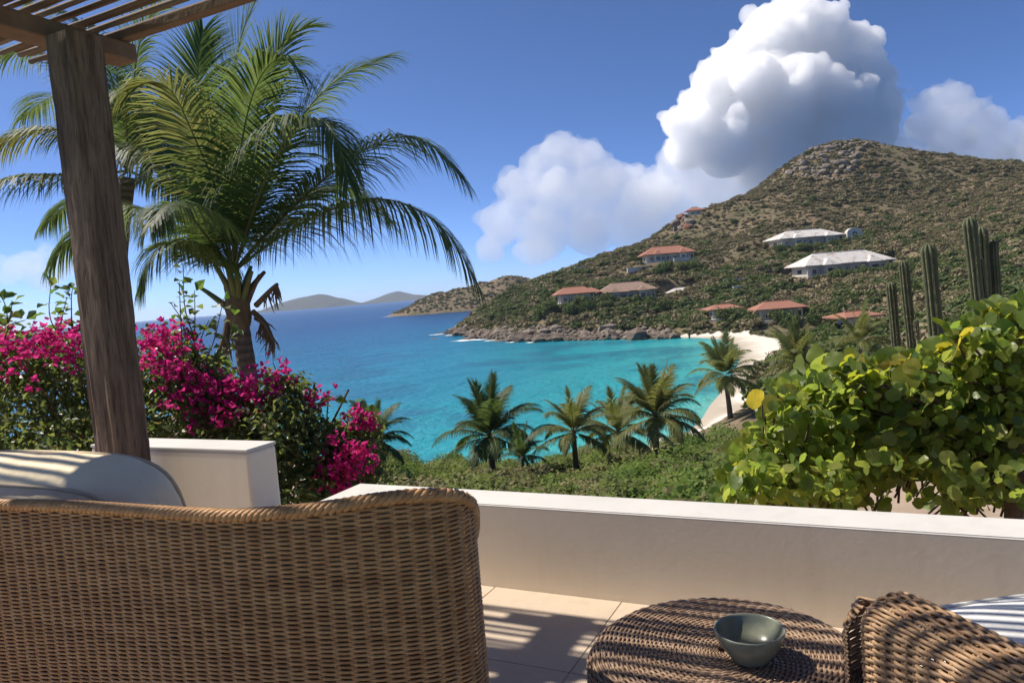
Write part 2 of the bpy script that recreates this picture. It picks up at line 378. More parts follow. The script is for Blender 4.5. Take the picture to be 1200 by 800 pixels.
# --- slope below the terrace
sd = np.concatenate([np.arange(-1.5, 10, .35), np.arange(10, 40, 1.2), np.arange(40, 118, 3)]); su = np.linspace(-2.2, 2.4, 150)
VV2 = []
for n_ in sd:
    for u in su:
        wd = 7+n_*.75; p = tn(u*wd-1, 2.78+max(n_, 0.0)) if n_ >= 0 else tn(u*wd-1, 2.78+n_*1.0); VV2.append([p[0], p[1], 0])
VV2 = np.array(VV2); VV2[:, 2] = slope_z(VV2[:, 0], VV2[:, 1]); VV2[:, 2] -= np.where(VV2[:, 0]*N[0]+VV2[:, 1]*N[1] < 2.7, .15, 0)
i = (np.arange(len(sd)-1)[:, None]*150+np.arange(149)[None]).ravel()
def slope_material():
    b = NB('sandy_soil'); v = b.coord(); n = b.noise(v, .5, 6, .6); n2 = b.noise(v, 9, 5, .7)
    c = b.ramp(n, [(.3, (.30, .225, .165)), (.5, (.40, .31, .24)), (.7, (.24, .19, .13))]); c = b.mix(b.math('MULTIPLY', n2, .35), c, (.20, .14, .09)); b.base(c, .95, .1); b.bump(n2, .5, .03); return b.m
slope = tag(link('near_slope', mesh_np('near_slope', VV2, np.stack([i, i+1, i+151, i+150], 1).ravel(), np.full(len(i), 4), slope_material(), True)), kind='structure')
# ---------------------------------------------------------------- rocks, scrub and villas on the hill
def leaf_bush(n, lobes, leaf, rng, flat=.8, leafy=True, quad=True):
    """foliage: leaf faces spread through several lobes (unit bush, radius about 1)"""
    V = []; F = []; k = 0; L = []
    for _ in range(lobes):
        a = rng.uniform(0, 2*np.pi); r = rng.uniform(.15, .62); L.append((np.array([r*math.cos(a), r*math.sin(a), rng.uniform(.25, .75)*flat]), rng.uniform(.30, .52)))
    for i in range(n):
        c, r = L[i % lobes]; d = rng.normal(size=3); d /= np.linalg.norm(d); p = c + d*r*rng.uniform(.55, 1.05)*np.array([1, 1, flat])
        if p[2] < .02: p[2] = rng.uniform(.02, .2)
        nrm = d*.7+rng.normal(size=3)*.55+np.array([0, 0, .35]); nrm /= np.linalg.norm(nrm); a = np.cross(nrm, rng.normal(size=3)); a /= np.linalg.norm(a); b = np.cross(nrm, a); s = leaf*rng.uniform(.6, 1.3)
        V += [p-a*s, p-b*s*.55, p+a*s, p+b*s*.55]; F.append((k, k+1, k+2, k+3)); k += 4
    return np.array(V), np.array(F)
def scrub_mat(name, stops, tr, fac):
    b = NB(name); r = b.n('ShaderNodeMix', data_type='FLOAT'); r.inputs[0].default_value = .42; b.l(b.objrand(), r.inputs[2]); b.l(b.island(), r.inputs[3])
    c = b.ramp(r.outputs[0], stops); b.base(c, .75, .15); b.translucent(b.mix(.5, c, tr), fac); return b.m
M_SCRUB = scrub_mat('dry_scrub', [(.15, (.125, .127, .060)), (.35, (.195, .176, .092)), (.5, (.245, .205, .118)), (.65, (.31, .235, .155)), (.85, (.16, .162, .078))], (.12, .13, .04), .2)
M_GREEN = scrub_mat('green_scrub', [(.15, (.055, .088, .030)), (.4, (.085, .120, .040)), (.6, (.12, .145, .055)), (.85, (.092, .112, .042))], (.12, .18, .03), .25)
def bush_mesh(name, n, lobes, leaf, seed, mat, flat=.8, core=True):
    rng_ = np.random.default_rng(seed); V, F = leaf_bush(n, lobes, leaf, rng_, flat); mb = MB().add(V, F)
    return mb.mesh(name, mat)
def scatter(name, pts, scale, rot, idx, sources, kind_label):
    """one object of scrub: bushes set on the surveyed points"""
    me = bpy.data.meshes.new(name); me.from_pydata([tuple(p) for p in pts], [], [])
    for an, ty, dat in (('sc', 'FLOAT_VECTOR', np.asarray(scale, np.float32).ravel()), ('rz', 'FLOAT_VECTOR', np.asarray(rot, np.float32).ravel()), ('id_', 'INT', np.asarray(idx, np.int32))):
        at = me.attributes.new(an, ty, 'POINT'); at.data.foreach_set('vector' if ty == 'FLOAT_VECTOR' else 'value', dat)
    o = link(name, me); ng = bpy.data.node_groups.new(name, 'GeometryNodeTree')
    ng.interface.new_socket('Geometry', in_out='INPUT', socket_type='NodeSocketGeometry'); ng.interface.new_socket('Geometry', in_out='OUTPUT', socket_type='NodeSocketGeometry')
    gi = ng.nodes.new('NodeGroupInput'); go = ng.nodes.new('NodeGroupOutput'); ip = ng.nodes.new('GeometryNodeInstanceOnPoints'); g2i = ng.nodes.new('GeometryNodeGeometryToInstance')
    for s_ in sources[::-1]:
        oi = ng.nodes.new('GeometryNodeObjectInfo'); oi.inputs['Object'].default_value = s_; oi.inputs['As Instance'].default_value = True; ng.links.new(oi.outputs['Geometry'], g2i.inputs[0])
    def att(nm, ty):
        a = ng.nodes.new('GeometryNodeInputNamedAttribute'); a.data_type = ty; a.inputs['Name'].default_value = nm; return a.outputs[0]
    ng.links.new(gi.outputs[0], ip.inputs['Points']); ng.links.new(g2i.outputs[0], ip.inputs['Instance']); ip.inputs['Pick Instance'].default_value = True
    ng.links.new(att('id_', 'INT'), ip.inputs['Instance Index']); ng.links.new(att('rz', 'FLOAT_VECTOR'), ip.inputs['Rotation']); ng.links.new(att('sc', 'FLOAT_VECTOR'), ip.inputs['Scale'])
    ng.links.new(ip.outputs[0], go.inputs[0]); m = o.modifiers.new('scatter', 'NODES'); m.node_group = ng
    return tag(o, kind_label, kind='stuff')
HB = [bush_mesh('foliage', 300, 7, .16, 20+k, M_SCRUB if k < 4 else M_GREEN, .75) for k in range(6)]
# six large bushes by the villas; the scrub on the hill repeats their shapes
src = []
for k, (px, py, Y, s_, what) in enumerate([(640, 330, 425, 5.5, 'lone round bush on the skyline at the low end of the hill ridge'), (760, 385, 300, 5.0, 'big olive bush above the rocky shore, left of the beach'),
        (805, 378, 290, 5.5, 'grey-green bush at the left end of the far beach'), (1060, 330, 280, 4.6, 'dry bush on the slope below the large white-roofed villa'), (930, 334, 300, 5.0, 'dense green bush left of the large white-roofed villa'),
        (872, 380, 252, 4.0, 'bright green bush at the back of the far beach')]):
    p = atY(px, py, Y); r_ = empty('hillside_bush', (p[0], p[1], float(hill_z(p[None, :2])[0])-.2)); o = link('foliage', HB[k], r_); o.scale = (s_, s_, s_*.8); src.append(o)
    MB().tube([(0, 0, -.4), (0, 0, s_*.3)], [.3, .15], 6).build('stem', M_HILL, r_); tag(r_, what, 'bush')
rng = np.random.default_rng(3); n_try = 130000
X = rng.uniform(-60, 560, n_try); Yy = rng.uniform(100, 700, n_try); ok = (X/Yy > -.12) & (X/Yy < .80); Qs = np.c_[X, Yy][ok]
zs = hill_z(Qs); ok = (zs > SEA+2.2) & (~inpoly(Qs, BEACH) | (zs > SEA+2.5)); bluff = np.exp(-(seg_dist(Qs, [onz(x, y, SEA)[:2] for x, y in SHORE[:9]])[0]/16.)**2)
for h in HOUSES: ok &= ~((np.abs(Qs[:, 0]-h['c'][0]) < h['w']/2+1.5) & (np.abs(Qs[:, 1]-h['c'][1]+1.5) < h['dp']/2+3.5))
cl = vnoise(np.c_[Qs, Qs[:, :1]*0], 26, 3, 3.); low = np.clip((30-zs)/45, 0, 1); summit = np.exp(-(((Qs[:, 0]-255)/45)**2+((Qs[:, 1]-575)/50)**2))
ok &= rng.random(len(Qs)) < np.clip((cl-.30)*1.8+.50+.2*low-.30*summit, .3, 1)*(1-.68*bluff)
Qs, zs, cl, low, bluff = Qs[ok], zs[ok], cl[ok], low[ok], bluff[ok]; n_ = len(Qs); print('scrub', n_)
S = rng.lognormal(-.05, .5, n_)*(1.35+.9*low)*(.6+.8*cl); S = np.clip(S, .5, 5.0)
green = rng.random(n_) < np.clip(.05+.70*low*(cl > .43)*(1-bluff), 0, .75)
idx = np.where(green, rng.integers(4, 6, n_), rng.integers(0, 4, n_))
eb = resample(np.array(BEACH[0:10]), 1.3); eb = np.vstack([eb+rng.normal(size=eb.shape)*np.array([.8, 1.0])+np.array([0, 1.2]) for _ in range(2)]); eb = eb[eb[:, 1] > 150]; m2 = len(eb); s2 = rng.uniform(.9, 1.9, m2)   # beach-edge bushes
Qs = np.vstack([Qs, eb]); zs = np.concatenate([zs, hill_z(eb)]); S = np.concatenate([S, s2]); idx = np.concatenate([idx, rng.integers(0, 6, m2)]); n_ += m2
scatter('hillside_scrub', np.c_[Qs, zs-.15*S], np.c_[S, S, S*rng.uniform(.6, 1.0, n_)], np.c_[np.zeros(n_), np.zeros(n_), rng.uniform(0, 6.28, n_)], idx, src, 'dry olive and brown scrub covering the hill')
# scrub on the far headland
hv = headland.data; hco = np.array([v.co[:] for v in hv.vertices]); pts = []
for _ in range(2600):
    a = hco[rng.integers(len(hco)-25)]; b_ = hco[min(len(hco)-1, 0)]; j = rng.integers(len(hco)-25); q = hco[j]+(hco[j+1]-hco[j])*rng.random()+(hco[min(j+21, len(hco)-1)]-hco[j])*rng.random()*.9
    if q[2] > SEA+3 and np.linalg.norm(hco[j+1]-hco[j]) < 60: pts.append(q)
pts = np.array(pts); n_ = len(pts); S = rng.uniform(1.2, 3.6, n_)
scatter('headland_scrub', pts, np.c_[S, S, S*.7], np.c_[np.zeros(n_), np.zeros(n_), rng.uniform(0, 6.28, n_)], rng.integers(0, 5, n_), src, 'distant scrub on the low far headland')
# rocks
def rock_mat(name, a, b2, c):
    b = NB(name); v = b.coord(); n = b.noise(v, 1.3, 6, .65); cc = b.ramp(n, [(.3, a), (.5, b2), (.72, c)]); cc = b.mix(b.math('MULTIPLY', b.objrand(), .35), cc, (.12, .10, .085)); b.base(cc, .9, .2); b.bump(n, .8, .3); return b.m
M_ROCK = rock_mat('granite', (.13, .105, .085), (.22, .18, .145), (.30, .25, .205)); M_ROCKD = rock_mat('wet_shore_rock', (.055, .045, .036), (.15, .115, .088), (.26, .20, .155)); M_ROCKR = rock_mat('red_rock', (.22, .085, .05), (.28, .12, .075), (.20, .11, .08))
def rock(seed, flat=.75, sub=2):
    V, F = ICO[sub]; rr = np.random.default_rng(seed); P = V.copy()
    for _ in range(9):
        d = rr.normal(size=3); d /= np.linalg.norm(d); h = rr.uniform(.45, .85); k = P@d; P = P-np.outer(np.clip(k-h, 0, None), d)*.9
    return P*np.array([1, rr.uniform(.75, 1.1), flat]), F
RK = [MB().add(*rock(k)).mesh('boulder', M_ROCK) for k in range(5)]; RKR = MB().add(*rock(9)).mesh('boulder', M_ROCKR)
for k in range(230):
    if k < 190: px, py = rng.normal(975, 26), rng.uniform(164, 212); px += (py-164)*rng.uniform(-1.1, .5)
    else: px, py = rng.normal(797, 9), rng.uniform(250, 275)
    # first hit of the sight line with the hill
    v = ray(px, py); ts = np.arange(380, 640, 2.0); Pq = CAM+v[None]*ts[:, None]; below = np.flatnonzero(Pq[:, 2] < hill_z(Pq))
    if len(below) == 0: continue
    p = Pq[below[0]]; s_ = min(4.0, rng.lognormal(.7, .42)) if k < 190 else rng.lognormal(.55, .35)
    o = link('boulder', RK[rng.integers(5)] if not (k > 222) else RKR, hill); o.location = (p[0], p[1], p[2]+.15*s_); o.rotation_euler = tuple(rng.uniform(-.5, .5, 2))+(rng.uniform(0, 6.28),); o.scale = (s_*rng.uniform(.9, 1.3), s_, s_*rng.uniform(.8, 1.2))
sh = np.array([onz(x, y, SEA) for x, y in SHORE[:9]]); shp = resample(sh, 1.0); mbk = MB(); mbl = MB(); rv = [rock(40+k, .7, 1) for k in range(8)]
for k in range(2300):
    i_ = rng.integers(len(shp)); q = shp[i_]; off = abs(rng.normal())*8.5-1.0; p = q+np.array([.12, 1, 0])*off+np.array([rng.normal()*1.5, 0, 0]); z = float(hz(p[None, :2])[0]); s_ = rng.lognormal(-.05, .55)*(1.2 if off < 3 else .9)
    V, F = rv[rng.integers(8)]; a = rng.uniform(0, 6.28); Rm = np.array([[math.cos(a), -math.sin(a), 0], [math.sin(a), math.cos(a), 0], [0, 0, 1]])
    (mbk if off < 4.0 else mbl).add((V*s_)@Rm.T+np.array([p[0], p[1], max(z, SEA-.2)+.12*s_]), F)
tag(mbk.build('shore_rocks', M_ROCKD), 'dark broken rocks along the waterline of the point', kind='stuff')
tag(mbl.build('bank_rocks', M_ROCK), 'pale tumbled rocks on the bank above the waterline', kind='stuff')
for k, (px, py, s_, what) in enumerate([(551, 397.5, 3.3, 'low dark rock awash just off the tip of the point'), (516, 391, 1.8, 'small black rock left of the tip of the point'), (508, 397, 1.5, 'smallest dark rock farthest out from the point'), (588, 399.5, 2.2, 'flat dark rock close under the bank of the point')]):
    p = onz(px, py, SEA); o = MB().add(rock(70+k)[0]*np.array([s_*2, s_, s_*.55]), ICO[2][1]).build('sea_rock', M_ROCKD); o.location = tuple(p); tag(o, what, 'rock')
M_FOAM = plain('sea_foam', (.70, .74, .76), (.82, .84, .85), 1, .9)
for (px, py, w_, l_) in ((512, 391.8, 14, 2.2), (528, 392.5, 10, 2.2), (545, 398.6, 16, 3), (563, 397.8, 14, 1.8), (575, 398.8, 9, 1.5), (601, 400.6, 9, 1.3), (625, 400.8, 10, 1.2), (456, 371, 26, 3), (470, 370, 20, 2.5)):
    p = onz(px, py, SEA+.05); V = [(p[0], p[1], SEA+.05)]; m_ = 26
    for a in range(m_): r_ = rng.uniform(.35, 1.0); V.append((p[0]+math.cos(a*6.283/m_)*w_/2*r_, p[1]+math.sin(a*6.283/m_)*l_*2*r_, SEA+.05))
    tag(MB().add(V, [(0, 1+a, 1+(a+1) % m_) for a in range(m_)]).build('foam', M_FOAM), kind='structure')
# beach odds and ends
M_POSTD = plain('old_pile', (.05, .04, .03), (.09, .07, .055), 4, .9); p = onz(808, 396, SEA)
o = MB().tube([(0, 0, -1), (0, 0, 2.4)], [.35, .28], 8).tube([(-.2, 0, 2.2), (.9, 0, 2.5)], .16, 6).build('mooring_pile', M_POSTD); o.location = tuple(p); tag(o, 'dark wooden mooring pile standing in the shallows off the beach', 'post')
M_CANV = plain('parasol_canvas', (.36, .25, .17), (.45, .33, .24), 3, .9)
for px, py, what in ((923, 411, 'closed tan beach parasol, leftmost of three on the sand'), (932, 410, 'closed tan beach parasol in the middle of three on the sand'), (949, 409, 'closed tan beach parasol, rightmost of three on the sand')):
    p = atY(px, py, 185); r_ = empty('beach_parasol', (p[0], p[1], float(hill_z(p[None, :2])[0]))); MB().tube([(0, 0, -.2), (0, 0, 3.0)], .06, 6).build('pole', M_POSTD, r_); MB().tube([(0, 0, 1.2), (0, 0, 1.5), (0, 0, 2.3), (0, 0, 3.0)], [.42, .38, .25, .04], 8).build('canopy', M_CANV, r_); tag(r_, what, 'parasol')
# villas
def roof_mat(name, a, c, st, fac=.5):
    b = NB(name); v = b.coord(); n = b.noise(v, .35, 5, .6); wv = b.n('ShaderNodeTexWave', bands_direction='X'); wv.inputs['Scale'].default_value = 1.1; b.l(v, wv.inputs[0]); n2 = b.noise(v, 3, 4)
    cc = b.ramp(n2, [(.3, a), (.7, c)]); cc = b.mix(b.ramp(n, [(.52, (0, 0, 0)), (.68, (fac, fac, fac))]), cc, st); b.base(cc, .85, .2); b.bump(wv.outputs['Fac'], .5, .12); return b.m
M_RRED = roof_mat('terracotta_roof', (.29, .125, .085), (.36, .17, .12), (.27, .18, .14)); M_RBRN = roof_mat('weathered_shingle_roof', (.25, .165, .125), (.32, .225, .18), (.20, .13, .10)); M_RWHT = roof_mat('white_shingle_roof', (.55, .52, .49), (.63, .60, .57), (.30, .225, .17), .9)
M_VW = plain('villa_wall', (.42, .39, .34), (.52, .49, .44), .6, .9); M_VT = plain('villa_terrace', (.46, .44, .40), (.60, .57, .52), .5, .9)
bG = NB('dark_glass'); bG.base((.03, .04, .05), .12, .5); M_GL = bG.m; M_FR = plain('window_frame', (.50, .50, .48), (.58, .58, .56), 1, .8)
def villa(h, roofm, label, nwin, porch=True, ridge=.55, name='villa', extra=None):
    w_, d_, wh, rh = h['w']*.93, h['dp'], h['wh']*.95, h['rh']*.9; r_ = empty(name, h['c'], R_(h['yaw']))
    MB().box((0, 0, wh/2-2), (w_-2.4, d_-2.4, wh+4)).build('wall', M_VW, r_)
    MB().box((0, -1.9, -.35), (w_+3.2, d_+3.4, .7)).box((0, -1.9, -2.4), (w_+2.4, d_+2.6, 3.4)).build('terrace', M_VT, r_)
    ov, rl = 1.2, w_*ridge/2; a, b_ = w_/2+ov, d_/2+ov; V = [(-a, -b_, wh), (a, -b_, wh), (a, b_, wh), (-a, b_, wh), (-rl, 0, wh+rh), (rl, 0, wh+rh), (-a, -b_, wh+.35), (a, -b_, wh+.35), (a, b_, wh+.35), (-a, b_, wh+.35)]
    ro = MB().add(V, [(3, 2, 1, 0), (0, 1, 7, 6), (1, 2, 8, 7), (2, 3, 9, 8), (3, 0, 6, 9), (6, 7, 5, 4), (7, 8, 5), (8, 9, 4, 5), (9, 6, 4)]).build('roof', roofm, r_)
    MB().tube([(-rl, 0, wh+rh+.05), (rl, 0, wh+rh+.05)], .22, 6).build('ridge_cap', roofm, ro)
    yf = -(d_-2.4)/2; step = (w_-4)/nwin; rr = random.Random(int(w_*10))
    for k in range(nwin):
        x = -(w_-4)/2+step*(k+.5); dr = (k % 3 == 1); ww = step*rr.uniform(.42, .68); hh = wh*(.62 if dr else .42); zc_ = hh/2+(.05 if dr else wh*.22)
        wo = MB().box((x, yf-.04, zc_), (ww+.3, .12, hh+.24)).build('door' if dr else 'window', M_FR, r_); MB().box((x, yf-.12, zc_), (ww, .08, hh)).build('pane', M_GL, wo)
        MB().box((x, yf-.17, zc_), (.09, .06, hh)).build('mullion', M_FR, wo)
    for sx in (-1, 1):
        wo = MB().box((sx*((w_-2.4)/2+.04), 0, wh*.48), (.12, d_*.25, wh*.45)).build('window', M_FR, r_); MB().box((sx*((w_-2.4)/2+.12), 0, wh*.48), (.08, d_*.22, wh*.38)).build('pane', M_GL, wo)
    if porch:
        nc = max(4, int(w_/5))
        for k in range(nc):
            x = -w_/2+.3+(w_-.6)*k/(nc-1); MB().box((x, -d_/2-.1, wh/2), (.45, .45, wh), taper=.9).build('column', M_VW, r_)
    if w_ > 22:                                    # projecting bays break up the long front
        for cx in (-w_*.24, w_*.27):
            a2, f2 = w_*.095, d_/2+3.0; MB().box((cx, -f2+3.6, wh/2-.05), (a2*1.5, 4.2, wh-.1)).build('bay', M_VW, r_); wo = MB().box((cx, -f2+1.46, wh*.45), (a2, .12, wh*.6)).build('window', M_FR, r_); MB().box((cx, -f2+1.38, wh*.45), (a2*.86, .08, wh*.52)).build('pane', M_GL, wo)
            MB().add([(cx-a2, -f2, wh+.12), (cx+a2, -f2, wh+.12), (cx+a2, 0, wh+.12), (cx-a2, 0, wh+.12), (cx, -f2+a2, wh+rh*.55), (cx, -1, wh+rh*.55)], [(3, 2, 1, 0), (0, 1, 4), (1, 2, 5, 4), (2, 3, 5), (3, 0, 4, 5)]).build('bay_roof', roofm, r_)
    MB().box((0, -d_/2-3.2, .55), (w_+2.4, .12, .10)).build('railing', M_FR, r_)
    if extra: extra(r_, w_, d_, wh, rh)
    return tag(r_, label, 'house')
def two_hips(r_, w_, d_, wh, rh):
    a = w_*.30; cx = -w_*.27; b_ = d_/2+2.4; V = [(cx-a, -b_, wh+.1), (cx+a, -b_, wh+.1), (cx+a, 1, wh+.1), (cx-a, 1, wh+.1), (cx, -b_+6, wh+rh*.8), (cx, 1, wh+rh*.8)]
    MB().add(V, [(3, 2, 1, 0), (0, 1, 4), (1, 2, 5, 4), (2, 3, 5), (3, 0, 4, 5)]).build('front_roof', M_RBRN, r_)
    for sx in (-1, 1): MB().box((cx+sx*a*.9, -b_+.5, wh/2), (.5, .5, wh)).build('column', M_VW, r_)
def lower_level(r_, w_, d_, wh, rh):
    MB().box((w_*.10, -d_/2-2.0, -2.6), (w_*.66, 3.4, 3.6)).build('lower_wall', M_VW, r_)
    for k in range(5):
        x = w_*.10-w_*.33+w_*.66*(k+.5)/5; wo = MB().box((x, -d_/2-3.75, -2.5), (w_*.1, .12, 2.4)).build('window', M_FR, r_); MB().box((x, -d_/2-3.83, -2.5), (w_*.085, .08, 2.1)).build('pane', M_GL, wo)
villa(HOUSES[0], M_RRED, 'villa with a red tiled roof standing alone high on the left ridge slope', 7)
villa(HOUSES[1], M_RRED, 'red-roofed columned villa nearest the tip of the rocky point', 5, extra=lambda r_, w_, d_, wh, rh: MB().add([(w_*.2, -d_/2-1, wh+.2), (w_*.75, -d_/2-1, wh+.2), (w_*.75, d_/2, wh+.2), (w_*.2, d_/2, wh+.2), (w_*.48, 0, wh+2.6)], [(3, 2, 1, 0), (0, 1, 4), (1, 2, 4), (2, 3, 4), (3, 0, 4)]).build('side_roof', M_RRED, r_))
villa(HOUSES[2], M_RBRN, 'wide villa with a weathered brown double-hipped roof above the shore', 6, extra=two_hips)
villa(HOUSES[3], M_RWHT, 'uppermost grey-white roofed villa with two levels on the hillside', 9, extra=lower_level)
villa(HOUSES[4], M_RWHT, 'largest villa, long and low with a white hipped roof, above the green hedge', 9, ridge=.62)
villa(HOUSES[5], M_RRED, 'small low villa with a pinkish roof behind the far beach', 4, ridge=.5)
villa(HOUSES[6], M_RRED, 'red-roofed beach villa half hidden by trees behind the sand', 4, extra=lambda r_, w_, d_, wh, rh: MB().add([(w_*.12, -2, wh-.1), (w_*.75, -2, wh-.1), (w_*.75, d_*.6, wh-.1), (w_*.12, d_*.6, wh-.1), (w_*.42, 1.5, wh+1.9)], [(3, 2, 1, 0), (0, 1, 4), (1, 2, 4), (2, 3, 4), (3, 0, 4)]).build('side_roof', M_RRED, r_))
villa(HOUSES[7], M_RRED, 'small white house with a pink roof behind the single cactus', 3, porch=False, ridge=.6)
villa(HOUSES[8], M_RWHT, 'small pale outbuilding right of the brown-roofed villa', 3, porch=False, ridge=.5, name='outbuilding')
villa(HOUSES[9], M_RRED, 'tiny orange-roofed house by the rocks on the left skyline of the hill', 2, porch=False, ridge=.4)
p = atY(1001, 281, 396); r_ = empty('arched_gable', (p[0], p[1], p[2])); a = np.linspace(0, np.pi, 14); V = [(-4, -1, -3)]+[(-4*math.cos(t), -1, 4+2.4*math.sin(t)) for t in a]+[(4, -1, -3)]; m_ = len(V)
MB().add(V+[(x, y+3, z) for x, y, z in V], [tuple(range(m_))[::-1], tuple(range(m_, 2*m_))]+[(k, (k+1) % m_, m_+(k+1) % m_, m_+k) for k in range(m_)]).build('wall', M_VT, r_)
V = [(-1.3, -1.06, 1)]+[(-1.3*math.cos(t), -1.06, 3.2+1.3*math.sin(t)) for t in a]+[(1.3, -1.06, 1)]; MB().add(V, [tuple(range(len(V)))[::-1]]).build('arch_opening', M_GL, r_); tag(r_, 'white round-topped gable wall with a dark arch beside the uppermost villa', 'wall')
for (px, py, Y, l_, what) in ((862, 334, 330, 11, 'bright white retaining wall in the scrub left of the white-roofed villa'), (680, 310, 432, 7, 'white garden wall on the ridge below the skyline at the left'), (748, 316, 385, 12, 'pale wall below the lone red-roofed villa'), (925, 295, 388, 16, 'pale terrace wall at the left foot of the uppermost villa'), (870, 346, 318, 8, 'short white wall in the scrub above the beach villas'), (800, 310, 388, 9, 'low white wall right of the lone red-roofed villa')):
    p = atY(px, py, Y); z = float(hill_z(p[None, :2])[0]); r_ = empty('garden_wall', (p[0], p[1], z), R_(rng.uniform(-12, 12))); o = MB().box((0, 0, .3), (l_, 1.2, 2.6)).build('wall_body', M_VT, r_); bevel(o, .08, 1); MB().box((0, 0, 1.66), (l_+.3, 1.5, .12)).build('coping', M_VT, r_); tag(r_, what, 'wall')
# trees round the beach villas
M_BARK = plain('bark', (.10, .08, .06), (.17, .14, .11), 3, .9); TM = [bush_mesh('crown', 700, 9, .11, 60+k, M_GREEN, .95) for k in range(3)]; tk = MB().tube([(0, 0, -.3), (.02, 0, .3), (0, .02, .55)], [.06, .045, .03], 6).mesh('trunk', M_BARK)
for k in range(66):
    if k < 26: px, py, Y = rng.uniform(838, 990), rng.uniform(372, 392), rng.uniform(225, 262)
    elif k < 36: px, py, Y = rng.uniform(930, 1070), rng.uniform(322, 336), rng.uniform(300, 312)
    elif k < 50: px, py, Y = rng.uniform(640, 800), rng.uniform(350, 365), rng.uniform(312, 324)
    elif k < 58: px, py, Y = rng.uniform(900, 1010), rng.uniform(290, 300), rng.uniform(375, 386)
    else: px, py, Y = rng.uniform(740, 830), rng.uniform(308, 318), rng.uniform(372, 384)
    p = atY(px, py, Y); z = float(hill_z(p[None, :2])[0])
    if z < SEA+1.4 or inpoly(p[None, :2], BEACH)[0] or any(abs(p[0]-h['c'][0]) < h['w']/2+2 and abs(p[1]-h['c'][1]) < h['dp']/2+2 for h in HOUSES): continue
    s_ = rng.uniform(2.8, 4.8); r_ = empty('garden_tree', (p[0], p[1], z)); o = link('crown', TM[k % 3], r_); o.scale = (s_, s_, s_); o.rotation_euler = (0, 0, rng.uniform(0, 6.28)); o = link('trunk', tk, r_); o.scale = (s_, s_, s_)
    g = ('trees behind the far beach', 'rounded green tree among those behind the far beach') if k < 26 else ('hedge trees below the white villa', 'green tree in the hedge below the large white-roofed villa') if k < 36 else ('trees below the shore villas', 'green tree on the bank below the shore villas') if k < 50 else ('trees below the uppermost villa', 'green tree on the slope just below the uppermost villa') if k < 58 else ('trees below the lone villa', 'green tree just below the lone red-roofed villa on the ridge slope')
    tag(r_, g[1], 'tree', g[0])
# ---------------------------------------------------------------- terrace
M_STONE = NB('pale_limestone'); _v = M_STONE.coord(); _n = M_STONE.noise(_v, 5, 7, .65); _n2 = M_STONE.noise(_v, 60, 4, .6)
_c = M_STONE.ramp(_n, [(.3, (.51, .41, .31)), (.5, (.56, .46, .355)), (.72, (.46, .365, .275))]); _c = M_STONE.mix(M_STONE.math('MULTIPLY', M_STONE.objrand(), .22), _c, (.50, .39, .29))
M_STONE.base(M_STONE.mix(M_STONE.math('MULTIPLY', _n2, .25), _c, (.44, .34, .25)), .75, .25); M_STONE.bump(_n2, .15, .004); M_STONE = M_STONE.m
M_GROUT = plain('grout', (.36, .30, .24), (.42, .36, .29), 8, .95)
def plaster(name, a, c, stain):
    b = NB(name); v = b.coord(); n = b.noise(v, 2.2, 6, .6); n2 = b.noise(v, 45, 5, .6); n3 = b.noise(v, 7, 6, .7)
    cc = b.ramp(n, [(.3, a), (.7, c)]); cc = b.mix(b.ramp(n3, [(.58, (0, 0, 0)), (.78, (.35, .35, .35))]), cc, stain)
    st_ = b.noise(b.coord(True, (5, 5, .5)), 2.0, 5, .6); cc = b.mix(b.ramp(st_, [(.52, (0, 0, 0)), (.75, (.30, .30, .30))]), cc, stain)   # rain streaks
    b.base(cc, .85, .2); b.bump(n2, .16, .003); return b.m
M_PLAS = plaster('cream_plaster', (.80, .715, .57), (.84, .765, .63), (.66, .565, .43))
M_WHITE = plaster('white_limewash', (.52, .51, .485), (.60, .585, .555), (.42, .405, .38))
slab = MB(); slab.box(tn(-1, .0, -.0678), (12, 5.38, .13), T, N).build('terrace_floor', M_GROUT)
terr = bpy.data.objects['terrace_floor']; tag(terr, kind='structure')
ts = .56; tile_me = None
for i_ in range(13):
    for j_ in range(6):
        t0, n0 = -4.3+ts*(i_+.5), 2.69-ts*(j_+.5)
        if tile_me is None:
            o = MB().box((0, 0, 0), (ts-.003, ts-.003, .012), T, N).build('tile', M_STONE, terr); bevel(o, .0015, 1); tile_me = o.data
        else: o = link('tile', tile_me, terr)
        o.location = tuple(tn(t0, n0, -.006+.0008*math.sin(i_*3.1+j_*5.7)))
# parapet: a low wall with a limewashed top, turning back to the planter on the left
par = empty('parapet_wall', tn(0, 2.79, 0))
def wall_run(name, pts, z0, z1, mat, bv):
    bm = bmesh.new(); lo = [bm.verts.new(tuple(tn(a, b, z0)-np.array(par.location))) for a, b in pts]
    f = bm.faces.new(lo); e = bmesh.ops.extrude_face_region(bm, geom=[f]); bmesh.ops.translate(bm, vec=(0, 0, z1-z0), verts=[v for v in e['geom'] if isinstance(v, bmesh.types.BMVert)])
    bmesh.ops.recalc_face_normals(bm, faces=bm.faces)
    top = [e_ for e_ in bm.edges if all(v.co.z > z1-1e-5 for v in e_.verts)]
    if bv > .002: bmesh.ops.bevel(bm, geom=top, offset=bv, segments=3, affect='EDGES')
    me = bpy.data.meshes.new(name); bm.to_mesh(me); bm.free(); me.materials.append(mat); return link(name, me, par)
wall_run('wall_body', [(-2.33, 2.89), (-2.33, 2.215), (-2.11, 2.215), (-2.11, 2.69), (5.5, 2.69), (5.5, 2.89)], -.5, .3508, M_PLAS, .0008)
wall_run('wall_top', [(-2.3302, 2.8902), (-2.3302, 2.2148), (-2.1098, 2.2148), (-2.1098, 2.6898), (5.5002, 2.6898), (5.5002, 2.8902)], .351, .3575, M_WHITE, .005)
